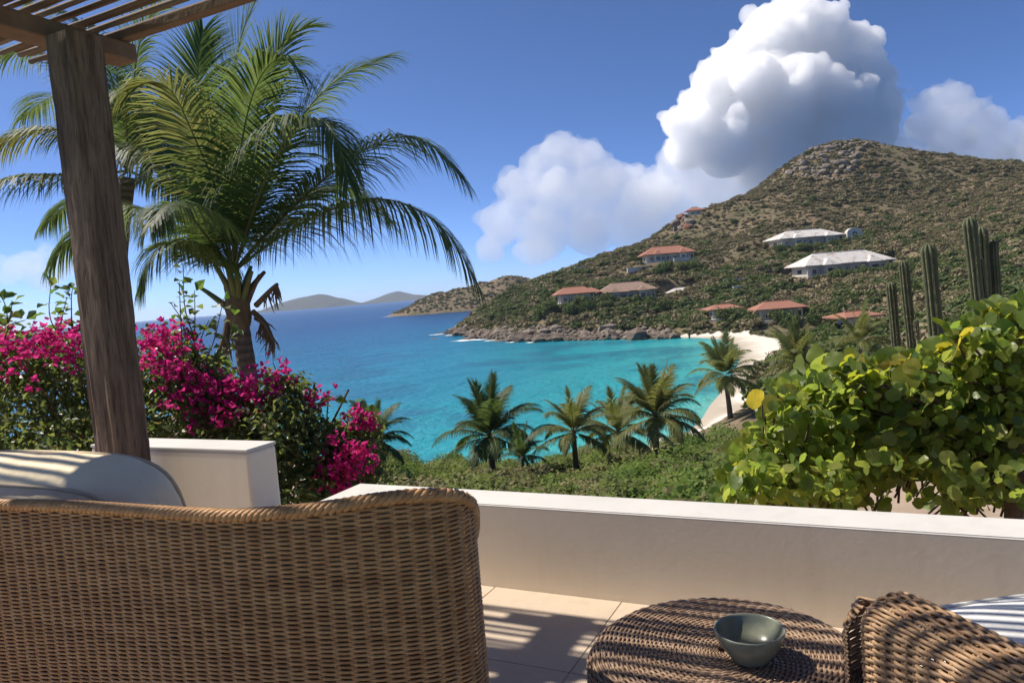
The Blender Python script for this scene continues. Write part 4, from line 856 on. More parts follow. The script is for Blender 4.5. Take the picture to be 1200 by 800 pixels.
# the tall palm in front of the sea: crown just above eye level, fronds arching out over the bay
def pp(x, y, Y): return tuple(atY(x, y, Y))
Yp = 8.6; crown = pp(274, 318, Yp)
base1 = pp(291, 440, Yp); gz = -2.9
specs = [
 ('p', [pp(330, 255, Yp-.2), pp(390, 200, Yp-.4), pp(455, 158, Yp-.6), pp(505, 165, Yp-.8), pp(542, 208, Yp-.9)], .85),
 ('p', [pp(325, 278, Yp-.5), pp(390, 243, Yp-1.0), pp(455, 228, Yp-1.3), pp(522, 262, Yp-1.5), pp(562, 338, Yp-1.6)], 1.35),
 ('p', [pp(305, 230, Yp+.1), pp(345, 145, Yp+.2), pp(395, 88, Yp+.2), pp(455, 66, Yp+.3)], .55),
 ('p', [pp(288, 200, Yp-.1), pp(305, 110, Yp-.2), pp(330, 45, Yp-.3), pp(362, 30, Yp-.4)], .35),
 ('p', [pp(270, 200, Yp), pp(270, 100, Yp+.1), pp(285, 30, Yp+.1), pp(305, -10, Yp+.1)], .25),
 ('p', [pp(258, 230, Yp-.5), pp(225, 155, Yp-.9), pp(203, 105, Yp-1.2), pp(178, 92, Yp-1.3), pp(148, 108, Yp-1.4)], .8, M_FRONDY),
 ('p', [pp(245, 250, Yp+.3), pp(210, 170, Yp+.7), pp(160, 118, Yp+.9), pp(100, 112, Yp+1.0)], .5),
 ('p', [pp(235, 285, Yp-.2), pp(190, 252, Yp-.3), pp(148, 238, Yp-.3), pp(95, 262, Yp-.3), pp(60, 310, Yp-.3)], 1.1),
 ('p', [pp(240, 300, Yp-.7), pp(208, 280, Yp-1.1), pp(182, 290, Yp-1.3), pp(165, 335, Yp-1.4)], 1.3),
 ('p', [pp(298, 240, Yp-.7), pp(330, 165, Yp-1.2), pp(365, 132, Yp-1.5), pp(395, 155, Yp-1.8), pp(408, 212, Yp-1.9)], 1.0),
 ('p', [pp(315, 268, Yp+.7), pp(360, 222, Yp+1.5), pp(415, 215, Yp+2.2), pp(455, 255, Yp+2.6)], 1.0),
 ('p', [pp(275, 230, Yp-.6), pp(285, 150, Yp-.8), pp(302, 90, Yp-1.0), pp(330, 62, Yp-1.2), pp(352, 85, Yp-1.3)], .7),
 ('p', [pp(250, 235, Yp-.1), pp(235, 150, Yp-.1), pp(230, 75, Yp-.2), pp(238, 35, Yp-.2)], .3),
 ('p', [pp(240, 275, Yp-.9), pp(215, 240, Yp-1.6), pp(195, 235, Yp-2.0), pp(178, 262, Yp-2.3)], 1.1),
]
root, rng, c0, o0 = big_palm('coconut_palm', crown, [(base1[0]+.25, Yp, gz-.2), (base1[0]+.12, Yp, gz+1.5), base1, pp(282, 385, Yp), pp(272, 330, Yp)], specs,
    'tall coconut palm with arching fronds standing in front of the open sea', 11)
# leaf bases, dry stubs and hanging dead fronds below the crown
for k in range(12):
    a = k*2.4; el = R_(60+rng.uniform(-14, 14)); R = arc(np.array(pp(281, 372, Yp))-o0+Z*(.045*(k % 4)), a, el, .55, .2, 6)
    MB().tube(R, np.linspace(.055, .022, len(R)), 6).build('leaf_base', M_RACH if k % 3 else M_DRY, root, True)
for (ax, ay, tx, ty, dy) in ((300, 358, 325, 333, -.2), (296, 365, 320, 398, -.15), (268, 372, 252, 425, -.2), (300, 372, 312, 392, .2), (266, 375, 263, 402, .2)):
    P = smooth_path([np.array(pp(ax, ay, Yp))-o0, np.array(pp((ax+tx)/2+3, (ay+ty)/2-4, Yp+dy/2))-o0, np.array(pp(tx, ty, Yp+dy))-o0], 2)
    mb = MB().tube(P, np.linspace(.035, .02, len(P)), 6)
    for q in range(26):
        b = P[rng.integers(len(P)//3, len(P))]; e = b+np.array([rng.normal()*.05, rng.normal()*.05, -rng.uniform(.1, .28)]); mb.tube([b, (b+e)/2+rng.normal(size=3)*.012, e], [.012, .010, .003], 3, False)
    mb.build('dead_frond', M_DRY, root)
# fibrous collar
V0, F0 = ICO[3]; cV = V0*np.array([.14, .14, .34]); cV *= (1+.35*(vnoise(cV, .06, 3)-.5))[:, None]
o = MB().add(cV, F0).build('fibre_collar', M_DRY, root); o.location = tuple(np.array(pp(279, 362, Yp))-o0)
# second palm, half behind the post
Y2 = 10.5; crown2 = pp(150, 200, Y2)
specs2 = [
 ('p', [pp(115, 165, Y2-.3), pp(70, 150, Y2-.6), pp(20, 155, Y2-.8), pp(-30, 185, Y2-.9)], .9, M_FRONDY),
 ('p', [pp(110, 205, Y2-.5), pp(60, 205, Y2-1.0), pp(10, 205, Y2-1.4), pp(-40, 235, Y2-1.6)], 1.0),
 ('p', [pp(120, 130, Y2), pp(80, 75, Y2+.1), pp(30, 55, Y2+.1), pp(-20, 75, Y2+.1)], .8),
 ('p', [pp(140, 120, Y2), pp(120, 60, Y2+.1), pp(90, 20, Y2+.2), pp(40, 5, Y2+.2)], .5),
 ('p', [pp(155, 120, Y2), pp(160, 60, Y2), pp(175, 15, Y2), pp(205, -5, Y2)], .4),
 ('p', [pp(175, 140, Y2+.3), pp(205, 90, Y2+.5), pp(245, 70, Y2+.8), pp(285, 95, Y2+1.0)], .7),
 ('p', [pp(180, 170, Y2-.2), pp(215, 145, Y2-.4), pp(250, 160, Y2-.5), pp(270, 205, Y2-.6)], .9),
 ('p', [pp(175, 210, Y2-.2), pp(205, 215, Y2-.4), pp(230, 245, Y2-.5), pp(245, 300, Y2-.6)], 1.1),
 ('p', [pp(120, 225, Y2+.3), pp(85, 235, Y2+.6), pp(50, 265, Y2+.8)], 1.1),
 ('p', [pp(148, 140, Y2-.8), pp(145, 105, Y2-1.6), pp(140, 110, Y2-2.2)], .9),
 ('p', [pp(160, 175, Y2-.9), pp(170, 165, Y2-1.7), pp(180, 200, Y2-2.3)], 1.0),
 ('p', [pp(155, 160, Y2+.8), pp(165, 130, Y2+1.5), pp(180, 140, Y2+2.2)], .8),
 ('p', [pp(125, 150, Y2+.5), pp(95, 115, Y2+1.0), pp(60, 110, Y2+1.4), pp(25, 140, Y2+1.7)], .8),
]
gb = pp(140, 520, Y2)
root2, _, _, _ = big_palm('coconut_palm', crown2, [(gb[0]-.2, Y2, -3.4), (gb[0]-.1, Y2, -1.5), pp(138, 400, Y2), pp(140, 290, Y2), pp(150, 208, Y2)], specs2,
    'coconut palm half hidden behind the timber post, its fronds reaching left', 12, npair=110)
# smaller palms on the slope and by the beach: shared frond shapes
def frond_set(mat, seed, L=2.9, ln=.85, np_=62, wid=.06):
    out = []; rng_ = np.random.default_rng(seed)
    for el, bend, hang in ((80, .5, .35), (62, 1.0, .5), (45, 1.3, .7), (28, 1.5, .9), (8, 1.4, 1.1), (-12, 1.1, 1.2)):
        R = arc((0, 0, 0), 0, R_(el), L, bend); mb, rb = frond_mesh(R, ln, np_, rng_, Z*1.0-np.array([.3, 0, 0]), hang, wid, 3, .03)
        out.append((mb.mesh('frond', mat), rb.mesh('midrib', M_RACH, True)))
    return out
FS1 = frond_set(M_FROND, 1); FS2 = frond_set(M_FRONDY, 2, ln=.80)
def small_palm(cpix, Y, crown_px, ground, fs, seed, label, group=None, lean=0.0, nf=26):
    rng = np.random.default_rng(seed); c = atY(cpix[0], cpix[1], Y); s = crown_px*Y/F_PX/2.55; base = np.array([c[0]-lean*s, c[1], ground])
    root = empty('coconut_palm', base); palm_trunk(root, [(0, 0, -.3), (lean*s*.35, 0, (c[2]-ground)*.5), tuple(c-base)], .20*s, .125*s, 8)
    for k in range(nf):
        lv = [0, 0, 1, 1, 1, 2, 2, 2, 2, 3, 3, 3, 3, 4, 4, 4, 4, 5, 5, 5, 2, 3, 1, 4][k % 24]; az = k*2.39996+rng.uniform(-.25, .25)
        o = link('frond', fs[lv][0], root, tuple(c-base)); o.rotation_euler = (rng.uniform(-.1, .1), rng.uniform(-.12, .12), az); o.scale = (s*rng.uniform(.85, 1.12),)*3
        if Y < 70: link('midrib', fs[lv][1], o)
    return tag(root, label, 'palm tree', group)
def sg(px, py, Y): p = atY(px, py, Y); return float(slope_z(np.array([p[0]]), np.array([p[1]]))[0])
small_palm((574, 511), 44, 62, sg(578, 540, 44)-.3, FS1, 1, 'short stout palm standing alone before the turquoise water, left of the palm row')
small_palm((672, 506), 42, 54, sg(672, 540, 42)-.3, FS2, 2, 'slim palm with loose fronds, second from the left in the row below the parapet', nf=20)
small_palm((724, 506), 50, 54, sg(728, 540, 50)-.3, FS2, 5, 'browner palm partly hidden behind the tallest palm of the row', nf=20)
small_palm((768, 488), 40, 60, sg(770, 540, 40)-.3, FS2, 3, 'tallest bushy palm of the row, rising in front of the sand', lean=.1)
small_palm((849, 440), 96, 45, float(hill_z(atY(858, 492, 96)[None, :2])[0])-.4, FS2, 4, 'slender leaning palm with a bare trunk standing on the white beach', lean=-.25)
small_palm((437, 516), 34, 46, sg(437, 560, 34)-.3, FS1, 6, 'dark green palm behind the small bougainvillea clump')
small_palm((935, 425), 105, 44, -17.5, FS2, 7, 'drooping palm between the beach and the sea grape shrub')
small_palm((1008, 400), 70, 40, -12.5, FS2, 8, 'pale palm top just behind the sea grape leaves', nf=16)
small_palm((612, 535), 40, 34, sg(612, 560, 40)-.6, FS1, 9, 'low dark palm crouching between the two left palms of the row', nf=14)
# ---------------------------------------------------------------- bougainvillea, sea grape, cacti, scrub below the parapet
M_BLEAF = leafmat('bougainvillea_leaf', [(0, (.030, .055, .016)), (.6, (.058, .090, .026)), (.9, (.11, .125, .04)), (1, (.16, .065, .035))], [(0, (.16, .25, .05)), (1, (.32, .35, .08))], .42, .4, .45)
M_BRACT = leafmat('magenta_bract', [(0, (.36, .010, .12)), (.5, (.55, .020, .20)), (.85, (.66, .04, .27)), (1, (.60, .07, .10))], [(0, (.60, .02, .20)), (1, (.85, .08, .34))], .45, .6, .2)
M_STEM = plain('brown_stem', (.09, .06, .04), (.15, .105, .07), 20, .85)
M_SHOOT = leafmat('fresh_shoot_leaf', [(0, (.05, .10, .02)), (.8, (.10, .14, .03)), (1, (.20, .08, .05))], [(0, (.18, .30, .04)), (1, (.30, .34, .06))], .45, .4, .4)
def leaf_shape(mb_V, mb_F, n0, p, a, nrm, L, W_, fold=.25):
    """pointed leaf of two folded halves"""
    b = np.cross(nrm, a); tip = p+a*L; m1 = p+a*L*.42; e1 = m1+b*W_/2+nrm*W_*fold; e2 = m1-b*W_/2+nrm*W_*fold; q = p+a*L*.75-nrm*L*.04
    mb_V += [p, e1, q+b*W_*.27+nrm*W_*fold*.6, tip-nrm*L*.1, q-b*W_*.27+nrm*W_*fold*.6, e2, m1]
    mb_F += [(n0, n0+1, n0+6), (n0+1, n0+2, n0+3, n0+6), (n0, n0+6, n0+5), (n0+6, n0+3, n0+4, n0+5)]; return n0+7
def unit(v): return v/(np.linalg.norm(v)+1e-12)
def bougainvillea(name, base, lobes, blooms, sprigs, seed, label, nleaf, leaf=.045):
    """lobes: (centre, radii); blooms: (centre, radius, count); sprigs: (start, end, leaves, reddish)"""
    rng = np.random.default_rng(seed); root = empty(name, base); o0 = np.array(base, float); V = []; F = []; k = 0
    vol = np.array([l[1][0]*l[1][2] for l in lobes]); vol = vol/vol.sum()
    for i in rng.choice(len(lobes), nleaf, p=vol):
        c, r = lobes[i]; d = unit(rng.normal(size=3)); rad = rng.uniform(.35, 1.0)**.6; p = np.array(c)+d*np.array(r)*rad*(1+.25*(rng.random()-.5)); p = p-o0
        nrm = unit(d*.5+rng.normal(size=3)*.6+Z*.5-fw*.2); a = unit(np.cross(nrm, rng.normal(size=3))-Z*.3); nrm = unit(np.cross(np.cross(a, nrm), a)); s = leaf*rng.uniform(.55, 1.25)
        k = leaf_shape(V, F, k, p, a, nrm, s, s*.62)
    MB().add(V, F).build('foliage', M_BLEAF, root); V = []; F = []; k = 0
    for c, r, cnt in blooms:
        for _ in range(cnt):
            d = unit(rng.normal(size=3)); p = np.array(c)+d*r*np.array([1.2, .9, .85])*rng.random()**.45+rng.normal(size=3)*.02-o0; ax = unit(d*.6+rng.normal(size=3)*.7+Z*.3)
            for j in range(3):                     # three papery bracts round each flower
                ph = j*2.094+rng.uniform(-.2, .2); u = unit(np.cross(ax, rng.normal(size=3))) if j == 0 else u; v_ = np.cross(ax, u); dr = unit(ax*.8+u*math.cos(ph)+v_*math.sin(ph)); nn = unit(np.cross(dr, np.cross(ax, dr))); s = rng.uniform(.020, .034); k = leaf_shape(V, F, k, p, dr, nn, s, s*.78, .18)
    if V: MB().add(V, F).build('blossom', M_BRACT, root)
    st = MB()
    for c, r in lobes:
        for _ in range(5):
            e = np.array(c)+rng.normal(size=3)*np.array(r)*.6-o0; m = e*.5+rng.normal(size=3)*.12+Z*.05; st.tube(smooth_path([rng.normal(size=3)*np.array([.1, .1, 0])-Z*.1, m, e], 2), np.linspace(.016, .004, 9) if False else .007, 5, False)
    for c, r, cnt in blooms:
        e = np.array(c)-o0; st.tube(smooth_path([e*.45+rng.normal(size=3)*.06, e*.75+Z*.04, e], 2), .004, 4, False)
    st.build('stems', M_STEM, root)
    for s0, s1, nl, red in sprigs:
        s0, s1 = np.array(s0)-o0, np.array(s1)-o0; P = smooth_path([s0, s0*.5+s1*.5+rng.normal(size=3)*.04, s1], 2); sV, sF, sk = [], [], 0
        so_ = MB().tube(P, np.linspace(.005, .002, len(P)), 4, False).build('shoot', M_STEM, root)
        for q in range(nl):
            p = P[int((.15+.85*q/nl)*(len(P)-1))]; a = unit(rng.normal(size=3)*np.array([1, 1, .5])+Z*.1); nrm = unit(np.cross(a, np.cross(Z+rng.normal(size=3)*.4, a))); s = rng.uniform(.045, .085); sk = leaf_shape(sV, sF, sk, p+a*.015, a, nrm, s, s*.75)
        MB().add(sV, sF).build('leaves', M_SHOOT, so_)
    return tag(root, label, 'shrub')
def lob(x, y, Y, rx, ry, dy): c = atY(x, y, Y); return (tuple(c), (rx*Y/F_PX, dy, ry*Y/F_PX))
def blm(x, y, Y, r, n): return (tuple(atY(x, y, Y)), r*Y/F_PX, n)
bougainvillea('bougainvillea', tuple(tn(-4.9, 3.5, -.45)), [lob(40, 485, 4.3, 95, 55, .45), lob(85, 450, 4.5, 50, 55, .35), lob(10, 430, 4.5, 55, 45, .4), lob(50, 420, 4.8, 60, 40, .4), lob(20, 520, 4.0, 85, 34, .3), lob(60, 535, 3.8, 60, 22, .2), lob(-60, 460, 4.4, 70, 70, .5), lob(95, 510, 4.0, 40, 30, .25)],
    [blm(18, 412, 4.15, 26, 60), blm(48, 398, 4.2, 22, 62), blm(80, 400, 4.2, 24, 75), blm(62, 415, 4.1, 14, 30), blm(3, 398, 4.3, 18, 40), blm(100, 385, 4.4, 14, 24), blm(5, 440, 4.1, 12, 12), blm(45, 450, 3.95, 8, 6), blm(88, 430, 4.1, 10, 9), blm(-40, 410, 4.3, 40, 90)],
    [(pp(75, 400, 4.4), pp(60, 330, 4.4), 15, 0), (pp(85, 400, 4.4), pp(85, 338, 4.5), 17, 0), (pp(70, 400, 4.6), pp(78, 350, 4.6), 14, 0), (pp(5, 400, 4.3), pp(14, 352, 4.3), 9, 1), (pp(10, 400, 4.4), pp(0, 345, 4.4), 12, 0), (pp(95, 395, 4.4), pp(98, 345, 4.4), 10, 0), (pp(15, 395, 4.5), pp(30, 375, 4.5), 10, 0)],
    21, 'bougainvillea with magenta flowers left of the timber post', 8200)
bougainvillea('bougainvillea', tuple(tn(-3.3, 3.6, -.5)), [lob(215, 480, 4.4, 60, 55, .4), lob(190, 430, 4.6, 35, 50, .3), lob(270, 500, 4.4, 65, 45, .4), lob(325, 500, 4.3, 55, 48, .4), lob(360, 530, 4.3, 48, 45, .35), lob(350, 570, 4.1, 50, 25, .25), lob(235, 450, 4.5, 45, 40, .3), lob(400, 555, 4.5, 35, 30, .3), lob(330, 462, 4.5, 40, 28, .25), lob(400, 515, 4.6, 30, 25, .25)],
    [blm(178, 398, 4.3, 18, 45), blm(193, 395, 4.3, 20, 60), blm(190, 420, 4.25, 22, 62), blm(205, 440, 4.2, 24, 75), blm(225, 455, 4.2, 22, 55), blm(245, 448, 4.25, 20, 42), blm(240, 470, 4.15, 22, 42), blm(272, 458, 4.2, 22, 52), blm(288, 452, 4.25, 18, 60), blm(300, 470, 4.2, 16, 36), blm(315, 440, 4.3, 16, 24), blm(322, 455, 4.3, 14, 18), blm(335, 432, 4.4, 10, 10), blm(338, 448, 4.4, 8, 8), blm(368, 468, 4.4, 15, 26), blm(385, 462, 4.5, 8, 8), blm(265, 490, 4.1, 14, 18), blm(230, 495, 4.1, 16, 18), blm(270, 480, 4.1, 14, 18), blm(200, 475, 4.1, 14, 14), blm(215, 385, 4.4, 10, 9), blm(225, 405, 4.3, 12, 14)],
    [(pp(215, 430, 4.4), pp(210, 330, 4.4), 16, 0), (pp(225, 430, 4.4), pp(228, 340, 4.4), 16, 0), (pp(205, 420, 4.5), pp(200, 355, 4.5), 14, 0), (pp(235, 430, 4.3), pp(262, 350, 4.3), 16, 1), (pp(240, 430, 4.4), pp(275, 368, 4.4), 15, 1), (pp(230, 430, 4.4), pp(245, 375, 4.4), 14, 1), (pp(325, 460, 4.4), pp(320, 425, 4.4), 9, 0), (pp(360, 500, 4.4), pp(400, 462, 4.4), 9, 0), (pp(230, 400, 4.4), pp(215, 310, 4.5), 14, 0)],
    22, 'bougainvillea spilling pink flowers behind the planter wall', 10500)
bougainvillea('bougainvillea', (atY(415, 590, 4.5)[0], 4.5, -1.2), [lob(415, 545, 4.5, 38, 42, .3), lob(395, 560, 4.4, 35, 30, .25), lob(428, 503, 4.6, 20, 22, .2)],
    [blm(420, 488, 4.45, 17, 52), blm(433, 497, 4.45, 12, 24), blm(400, 528, 4.15, 20, 56), blm(416, 543, 4.15, 20, 54), blm(394, 553, 4.1, 19, 46), blm(426, 530, 4.2, 13, 24), blm(405, 572, 4.1, 15, 28), blm(380, 565, 4.05, 12, 16), blm(375, 545, 4.1, 10, 10)], [(pp(420, 500, 4.5), pp(415, 468, 4.5), 8, 0)],
    23, 'small bougainvillea clump with two pink flower heads right of the planter', 2200)
# --- sea grape
M_SG = NB('sea_grape_leaf'); _r = M_SG.objrand(); _ps = M_SG.coord(); _sx = M_SG.n('ShaderNodeSeparateXYZ'); M_SG.l(_ps, _sx.inputs[0])
_vn = M_SG.math('ABSOLUTE', _sx.outputs[1]); _wv = M_SG.math('PINGPONG', M_SG.math('SUBTRACT', _sx.outputs[0], M_SG.math('MULTIPLY', _vn, .7)), .11); _ve = M_SG.ramp(M_SG.math('MINIMUM', M_SG.math('MULTIPLY', _wv, 4.0), M_SG.math('MULTIPLY', _vn, 8)), [(0, (.75, .75, .75)), (.12, (0, 0, 0))])
_c = M_SG.ramp(_r, [(0, (.070, .12, .024)), (.45, (.105, .165, .03)), (.8, (.18, .205, .035)), (1, (.25, .21, .04))]); _t = M_SG.ramp(_r, [(0, (.32, .46, .03)), (.5, (.54, .60, .04)), (.85, (.74, .66, .05)), (1, (.84, .62, .06))])
_bl = M_SG.ramp(M_SG.noise(_ps, 2.5, 3), [(.5, (0, 0, 0)), (.8, (.5, .5, .5))]); _c = M_SG.mix(_bl, _c, (.14, .11, .03)); M_SG.base(M_SG.mix(_ve, _c, (.20, .18, .06)), .5, .3); M_SG.translucent(M_SG.mix(M_SG.math('MULTIPLY', M_SG.ramp(_ve, [(0, (0, 0, 0)), (1, (1, 1, 1))]), .6), _t, (.5, .30, .06)), .5); M_SG = M_SG.m
M_SG2 = leafmat('sea_grape_inner_leaf', [(0, (.065, .115, .028)), (.6, (.11, .165, .04)), (1, (.20, .22, .06))], [(0, (.32, .48, .06)), (1, (.64, .68, .11))], .5, .4, .45)
def round_leaf(seed, nseg=16):
    """kidney-round leaf: x along the leaf from the stalk, slightly cupped"""
    rr = np.random.default_rng(seed); V = [(.02, 0, 0), (.5, 0, -.015), (.95, 0, -.05+rr.uniform(-.05, .02))]; F = []; cup = rr.uniform(-.02, .20); wb = rr.uniform(-.3, .3)
    for sgn in (1, -1):
        s0 = len(V)
        for k in range(1, nseg//2):
            a = np.pi-np.pi*k/(nseg/2); r = .5*(1+.025*math.sin(5*a+seed)); x = .47+r*math.cos(a)*1.02; y = sgn*r*math.sin(a)*1.08; x -= .10*math.exp(-((a-np.pi)/.5)**2)
            V.append((x, y, cup*(abs(y)*1.4)**1.5+.05*math.sin(3*a+wb*9)))
        m = nseg//2-1; ring_ = [0]+[s0+k for k in range(m)]+[2]
        for q in range(len(ring_)-1): F.append((1, ring_[q], ring_[q+1]) if sgn < 0 else (1, ring_[q+1], ring_[q]))
    return np.array(V), F
SGM = []
for k in range(5): V_, F_ = round_leaf(k); SGM.append((V_, F_, MB().add(V_, F_).mesh('leaf', M_SG, True)))
sgb = np.array([atY(1070, 600, 4.6)[0], 4.6, 0]); sgb[2] = float(slope_z(sgb[:1], sgb[1:2])[0]); SGR = empty('sea_grape', sgb)
rng = np.random.default_rng(77); branch = MB()
# canopy surface: the top of the shrub climbs to the right
TOPX = [840, 858, 872, 890, 910, 935, 960, 1000, 1040, 1075, 1100, 1130, 1160, 1190, 1240, 1300]; TOPY = [590, 548, 515, 478, 446, 430, 420, 420, 424, 412, 398, 372, 358, 354, 340, 340]
tips = []
def sample_tip(edge):
    px = rng.uniform(852, 1245); tp = np.interp(px, TOPX, TOPY)
    py = tp+abs(rng.normal())*20+rng.uniform(0, 18) if edge else rng.uniform(tp+22, 588)
    if (not edge) and (1008 < px < 1108 and py > 548 and rng.random() < .92): return None
    if py > 596 or (px < 860 and py > 590): return None
    return px, py, rng.uniform(3.85, 4.9) if edge else rng.uniform(4.0, 5.6)
stems = [np.array([atY(1050, 583, 5.0)[0], 5.0, -.42]), np.array([atY(1085, 588, 4.7)[0], 4.7, -.40]), np.array([atY(960, 590, 4.6)[0], 4.6, -.45]), np.array([atY(900, 592, 4.4)[0], 4.4, -.5]), np.array([atY(1140, 590, 4.6)[0], 4.6, -.4])]
for s_ in stems: s_[2] = float(slope_z(s_[:1], s_[1:2])[0])-.08
big = np.array([atY(1192, 600, 4.0)[0], 4.0, 0]); big[2] = float(slope_z(big[:1], big[1:2])[0])-.1
bt = [big, big+np.array([.0, .05, .45]), np.array(atY(1188, 520, 4.05)), np.array(atY(1196, 450, 4.1)), np.array(atY(1205, 400, 4.2))]
branch.tube(smooth_path(bt, 3), np.linspace(.062, .028, len(smooth_path(bt, 3))), 9)
hubs = []
for s_ in stems:
    for q in range(4):
        h = s_+np.array([rng.normal()*.28, rng.normal()*.2, rng.uniform(.35, .75)]); P = smooth_path([s_, s_*.5+h*.5+rng.normal(size=3)*.06, h], 2); branch.tube(P, np.linspace(.026, .014, len(P)), 6); hubs.append(h)
hubs += [np.array(b_) for b_ in bt[2:]]; hubs = np.array(hubs)
inV, inF, ink = [], [], 0; cand = []
for k in range(1250):
    e = k < 280; q = sample_tip(e)
    if q is None: continue
    tip = np.array(atY(*q)); gz_ = float(slope_z(tip[:1], tip[1:2])[0])
    if tip[2] < gz_+.12: continue
    h = hubs[np.argmin(((hubs-tip)**2).sum(1)+rng.random(len(hubs))*.15)]; mid = h*.5+tip*.5+np.array([rng.normal()*.07, rng.normal()*.07, -.03]); P = smooth_path([h, mid, tip], 2)
    P = P[len(P)*3//5:] if np.linalg.norm(tip-h) > .4 else P[len(P)//3:]
    branch.tube(P, np.linspace(.008, .004, len(P)), 5, False); tg_ = unit(P[-1]-P[-3]); nl = rng.integers(4, 7)
    for j in range(nl):
        p = P[-1-min(j, len(P)-2)]+rng.normal(size=3)*.012; ph = j*2.4+rng.uniform(0, .6); u = unit(np.cross(tg_, Z+rng.normal(size=3)*.1)); v_ = np.cross(u, tg_)
        d = unit(u*math.cos(ph)+v_*math.sin(ph)+tg_*.45+Z*.18); nrm = unit(Z*.55+rng.normal(size=3)*.5-np.array([0, .55, 0])+np.array([-.2, 0, 0])); nrm = unit(nrm-d*(nrm@d)); s = rng.choice([rng.uniform(.045, .075), rng.uniform(.07, .10), rng.uniform(.10, .145)], p=[.5, .36, .14])*(1.0 if e else .9)
        cand.append((q[1]-np.interp(q[0], TOPX, TOPY)+ (q[2]-3.8)*45, p+d*.02, d, nrm, s))
cand.sort(key=lambda c: c[0]); sel = cand[:300]; rest = cand[300:]
for _, p, d, nrm, s in sel:
    o = link('leaf', SGM[rng.integers(5)][2], SGR); b = np.cross(nrm, d); M_ = Matrix(((d[0]*s, b[0]*s, nrm[0]*s, p[0]-sgb[0]), (d[1]*s, b[1]*s, nrm[1]*s, p[1]-sgb[1]), (d[2]*s, b[2]*s, nrm[2]*s, p[2]-sgb[2]), (0, 0, 0, 1))); o.matrix_local = M_
allV = MB()
for _, p, d, nrm, s in rest:
    V_, F_, _m = SGM[rng.integers(5)]; b = np.cross(nrm, d); allV.add(p-sgb+s*(V_[:, :1]*d+V_[:, 1:2]*b+V_[:, 2:3]*nrm), F_)
for k in range(7500):                              # darker inner leaves
    q = sample_tip(False)
    if q is None: continue
    p = np.array(atY(q[0], q[1], rng.uniform(3.75, 5.6) if q[1] < 540 else rng.uniform(3.5, 5.2))); 
    if p[2] < float(slope_z(p[:1], p[1:2])[0])+.03: continue
    d = unit(rng.normal(size=3)+Z*.2); nrm = unit(np.cross(d, rng.normal(size=3))); V_, F_, _m = SGM[rng.integers(5)]; b = np.cross(nrm, d); s = rng.uniform(.035, .075); allV.add(p-sgb+s*(V_[:, :1]*d+V_[:, 1:2]*b+V_[:, 2:3]*nrm), F_)
o = allV.build('inner_leaves', M_SG2, SGR, True); o['kind'] = 'stuff'
o = branch.build('branches', M_STEM, SGR, True); o.location = tuple(-sgb); o['kind'] = 'stuff'
tag(SGR, 'large sea grape shrub with round yellow-green leaves behind the parapet at the right', 'shrub')
# --- column cacti
def cactus_mat():
    b = NB('cactus_skin'); v = b.coord(); n = b.noise(v, 9, 5); b.base(b.ramp(n, [(.3, (.070, .088, .045)), (.7, (.125, .135, .072))]), .7, .25); return b.m
M_CAC = cactus_mat(); M_SPINE = plain('cactus_spine', (.34, .26, .17), (.45, .36, .26), 9, .8)
def cactus(cols, Y, label):
    """cols: (base px, base py, top px, top py, width px)"""
    b0 = atY(cols[0][0], cols[0][1], Y); root = empty('column_cactus', (b0[0], b0[1], b0[2])); o0 = np.array(b0); rr = np.random.default_rng(int(cols[0][0]))
    for (bx, by, tx, ty, wd) in cols:
        B, Tp = atY(bx, by, Y)-o0, atY(tx, ty, Y)-o0; B = B+np.array([0, rr.uniform(-.15, .15), 0]); Tp = Tp+np.array([0, B[1], 0]); R0 = wd*.86*Y/F_PX/2; nr = 9; ns_ = nr*6; nz = 34; V = []; sp = MB(); hgt = np.linalg.norm(Tp-B)
        for i in range(nz):
            s = i/(nz-1); s = 1-(1-s)**1.3; c = B+(Tp-B)*s; dome = math.sqrt(max(0, 1-max(0, (s*hgt-(hgt-R0*1.3))/(R0*1.3))**2)); r = R0*(.86+.14*s)*(1+.04*math.sin(s*9+bx))*max(dome, .02)
            for j in range(ns_):
                a = j*2*np.pi/ns_; rib = abs(math.sin(nr*a/2)); V.append(c+np.array([math.cos(a), math.sin(a), 0])*r*(.66+.34*rib**.8))
        i = np.arange(nz-1)[:, None]*ns_; j = np.arange(ns_)[None]; k = (j+1) % ns_
        st = link('stem', mesh_np('stem', V, np.stack([i+j, i+k, i+ns_+k, i+ns_+j], -1).reshape(-1), np.full((nz-1)*ns_, 4), M_CAC, True), root)
        for q in range(nr):
            a = (q+.5)*2*np.pi/nr; er = np.array([math.cos(a), math.sin(a), 0])
            for z in np.arange(.02, hgt, .028):
                s = z/hgt; dome = math.sqrt(max(0, 1-max(0, (z-(hgt-R0*1.3))/(R0*1.3))**2)); p = B+(Tp-B)*s+er*R0*(.86+.14*s)*max(dome, .05)*.99
                for _ in range(4): e = p+unit(er+rr.normal(size=3)*.7)*rr.uniform(.012, .03); w_ = np.cross(er, Z)*.0022; sp.add([p-w_, p+w_, e], [(0, 1, 2)])
        sp.build('spines', M_SPINE, st)
    return tag(root, label, 'cactus')
cactus([(1049, 430, 1040, 330, 13)], 9.0, 'single thin column cactus, leftmost, before the pink-roofed house')
cactus([(1092, 425, 1079, 286, 20), (1077, 425, 1065, 304, 14), (1076, 398, 1074, 374, 7)], 8.6, 'pair of ribbed column cacti standing close together, in the middle')
cactus([(1150, 400, 1135, 254, 18), (1166, 400, 1157, 264, 18), (1178, 400, 1170, 281, 12), (1158, 380, 1149, 302, 8)], 8.2, 'rightmost cactus clump with three tall columns above the sea grape')
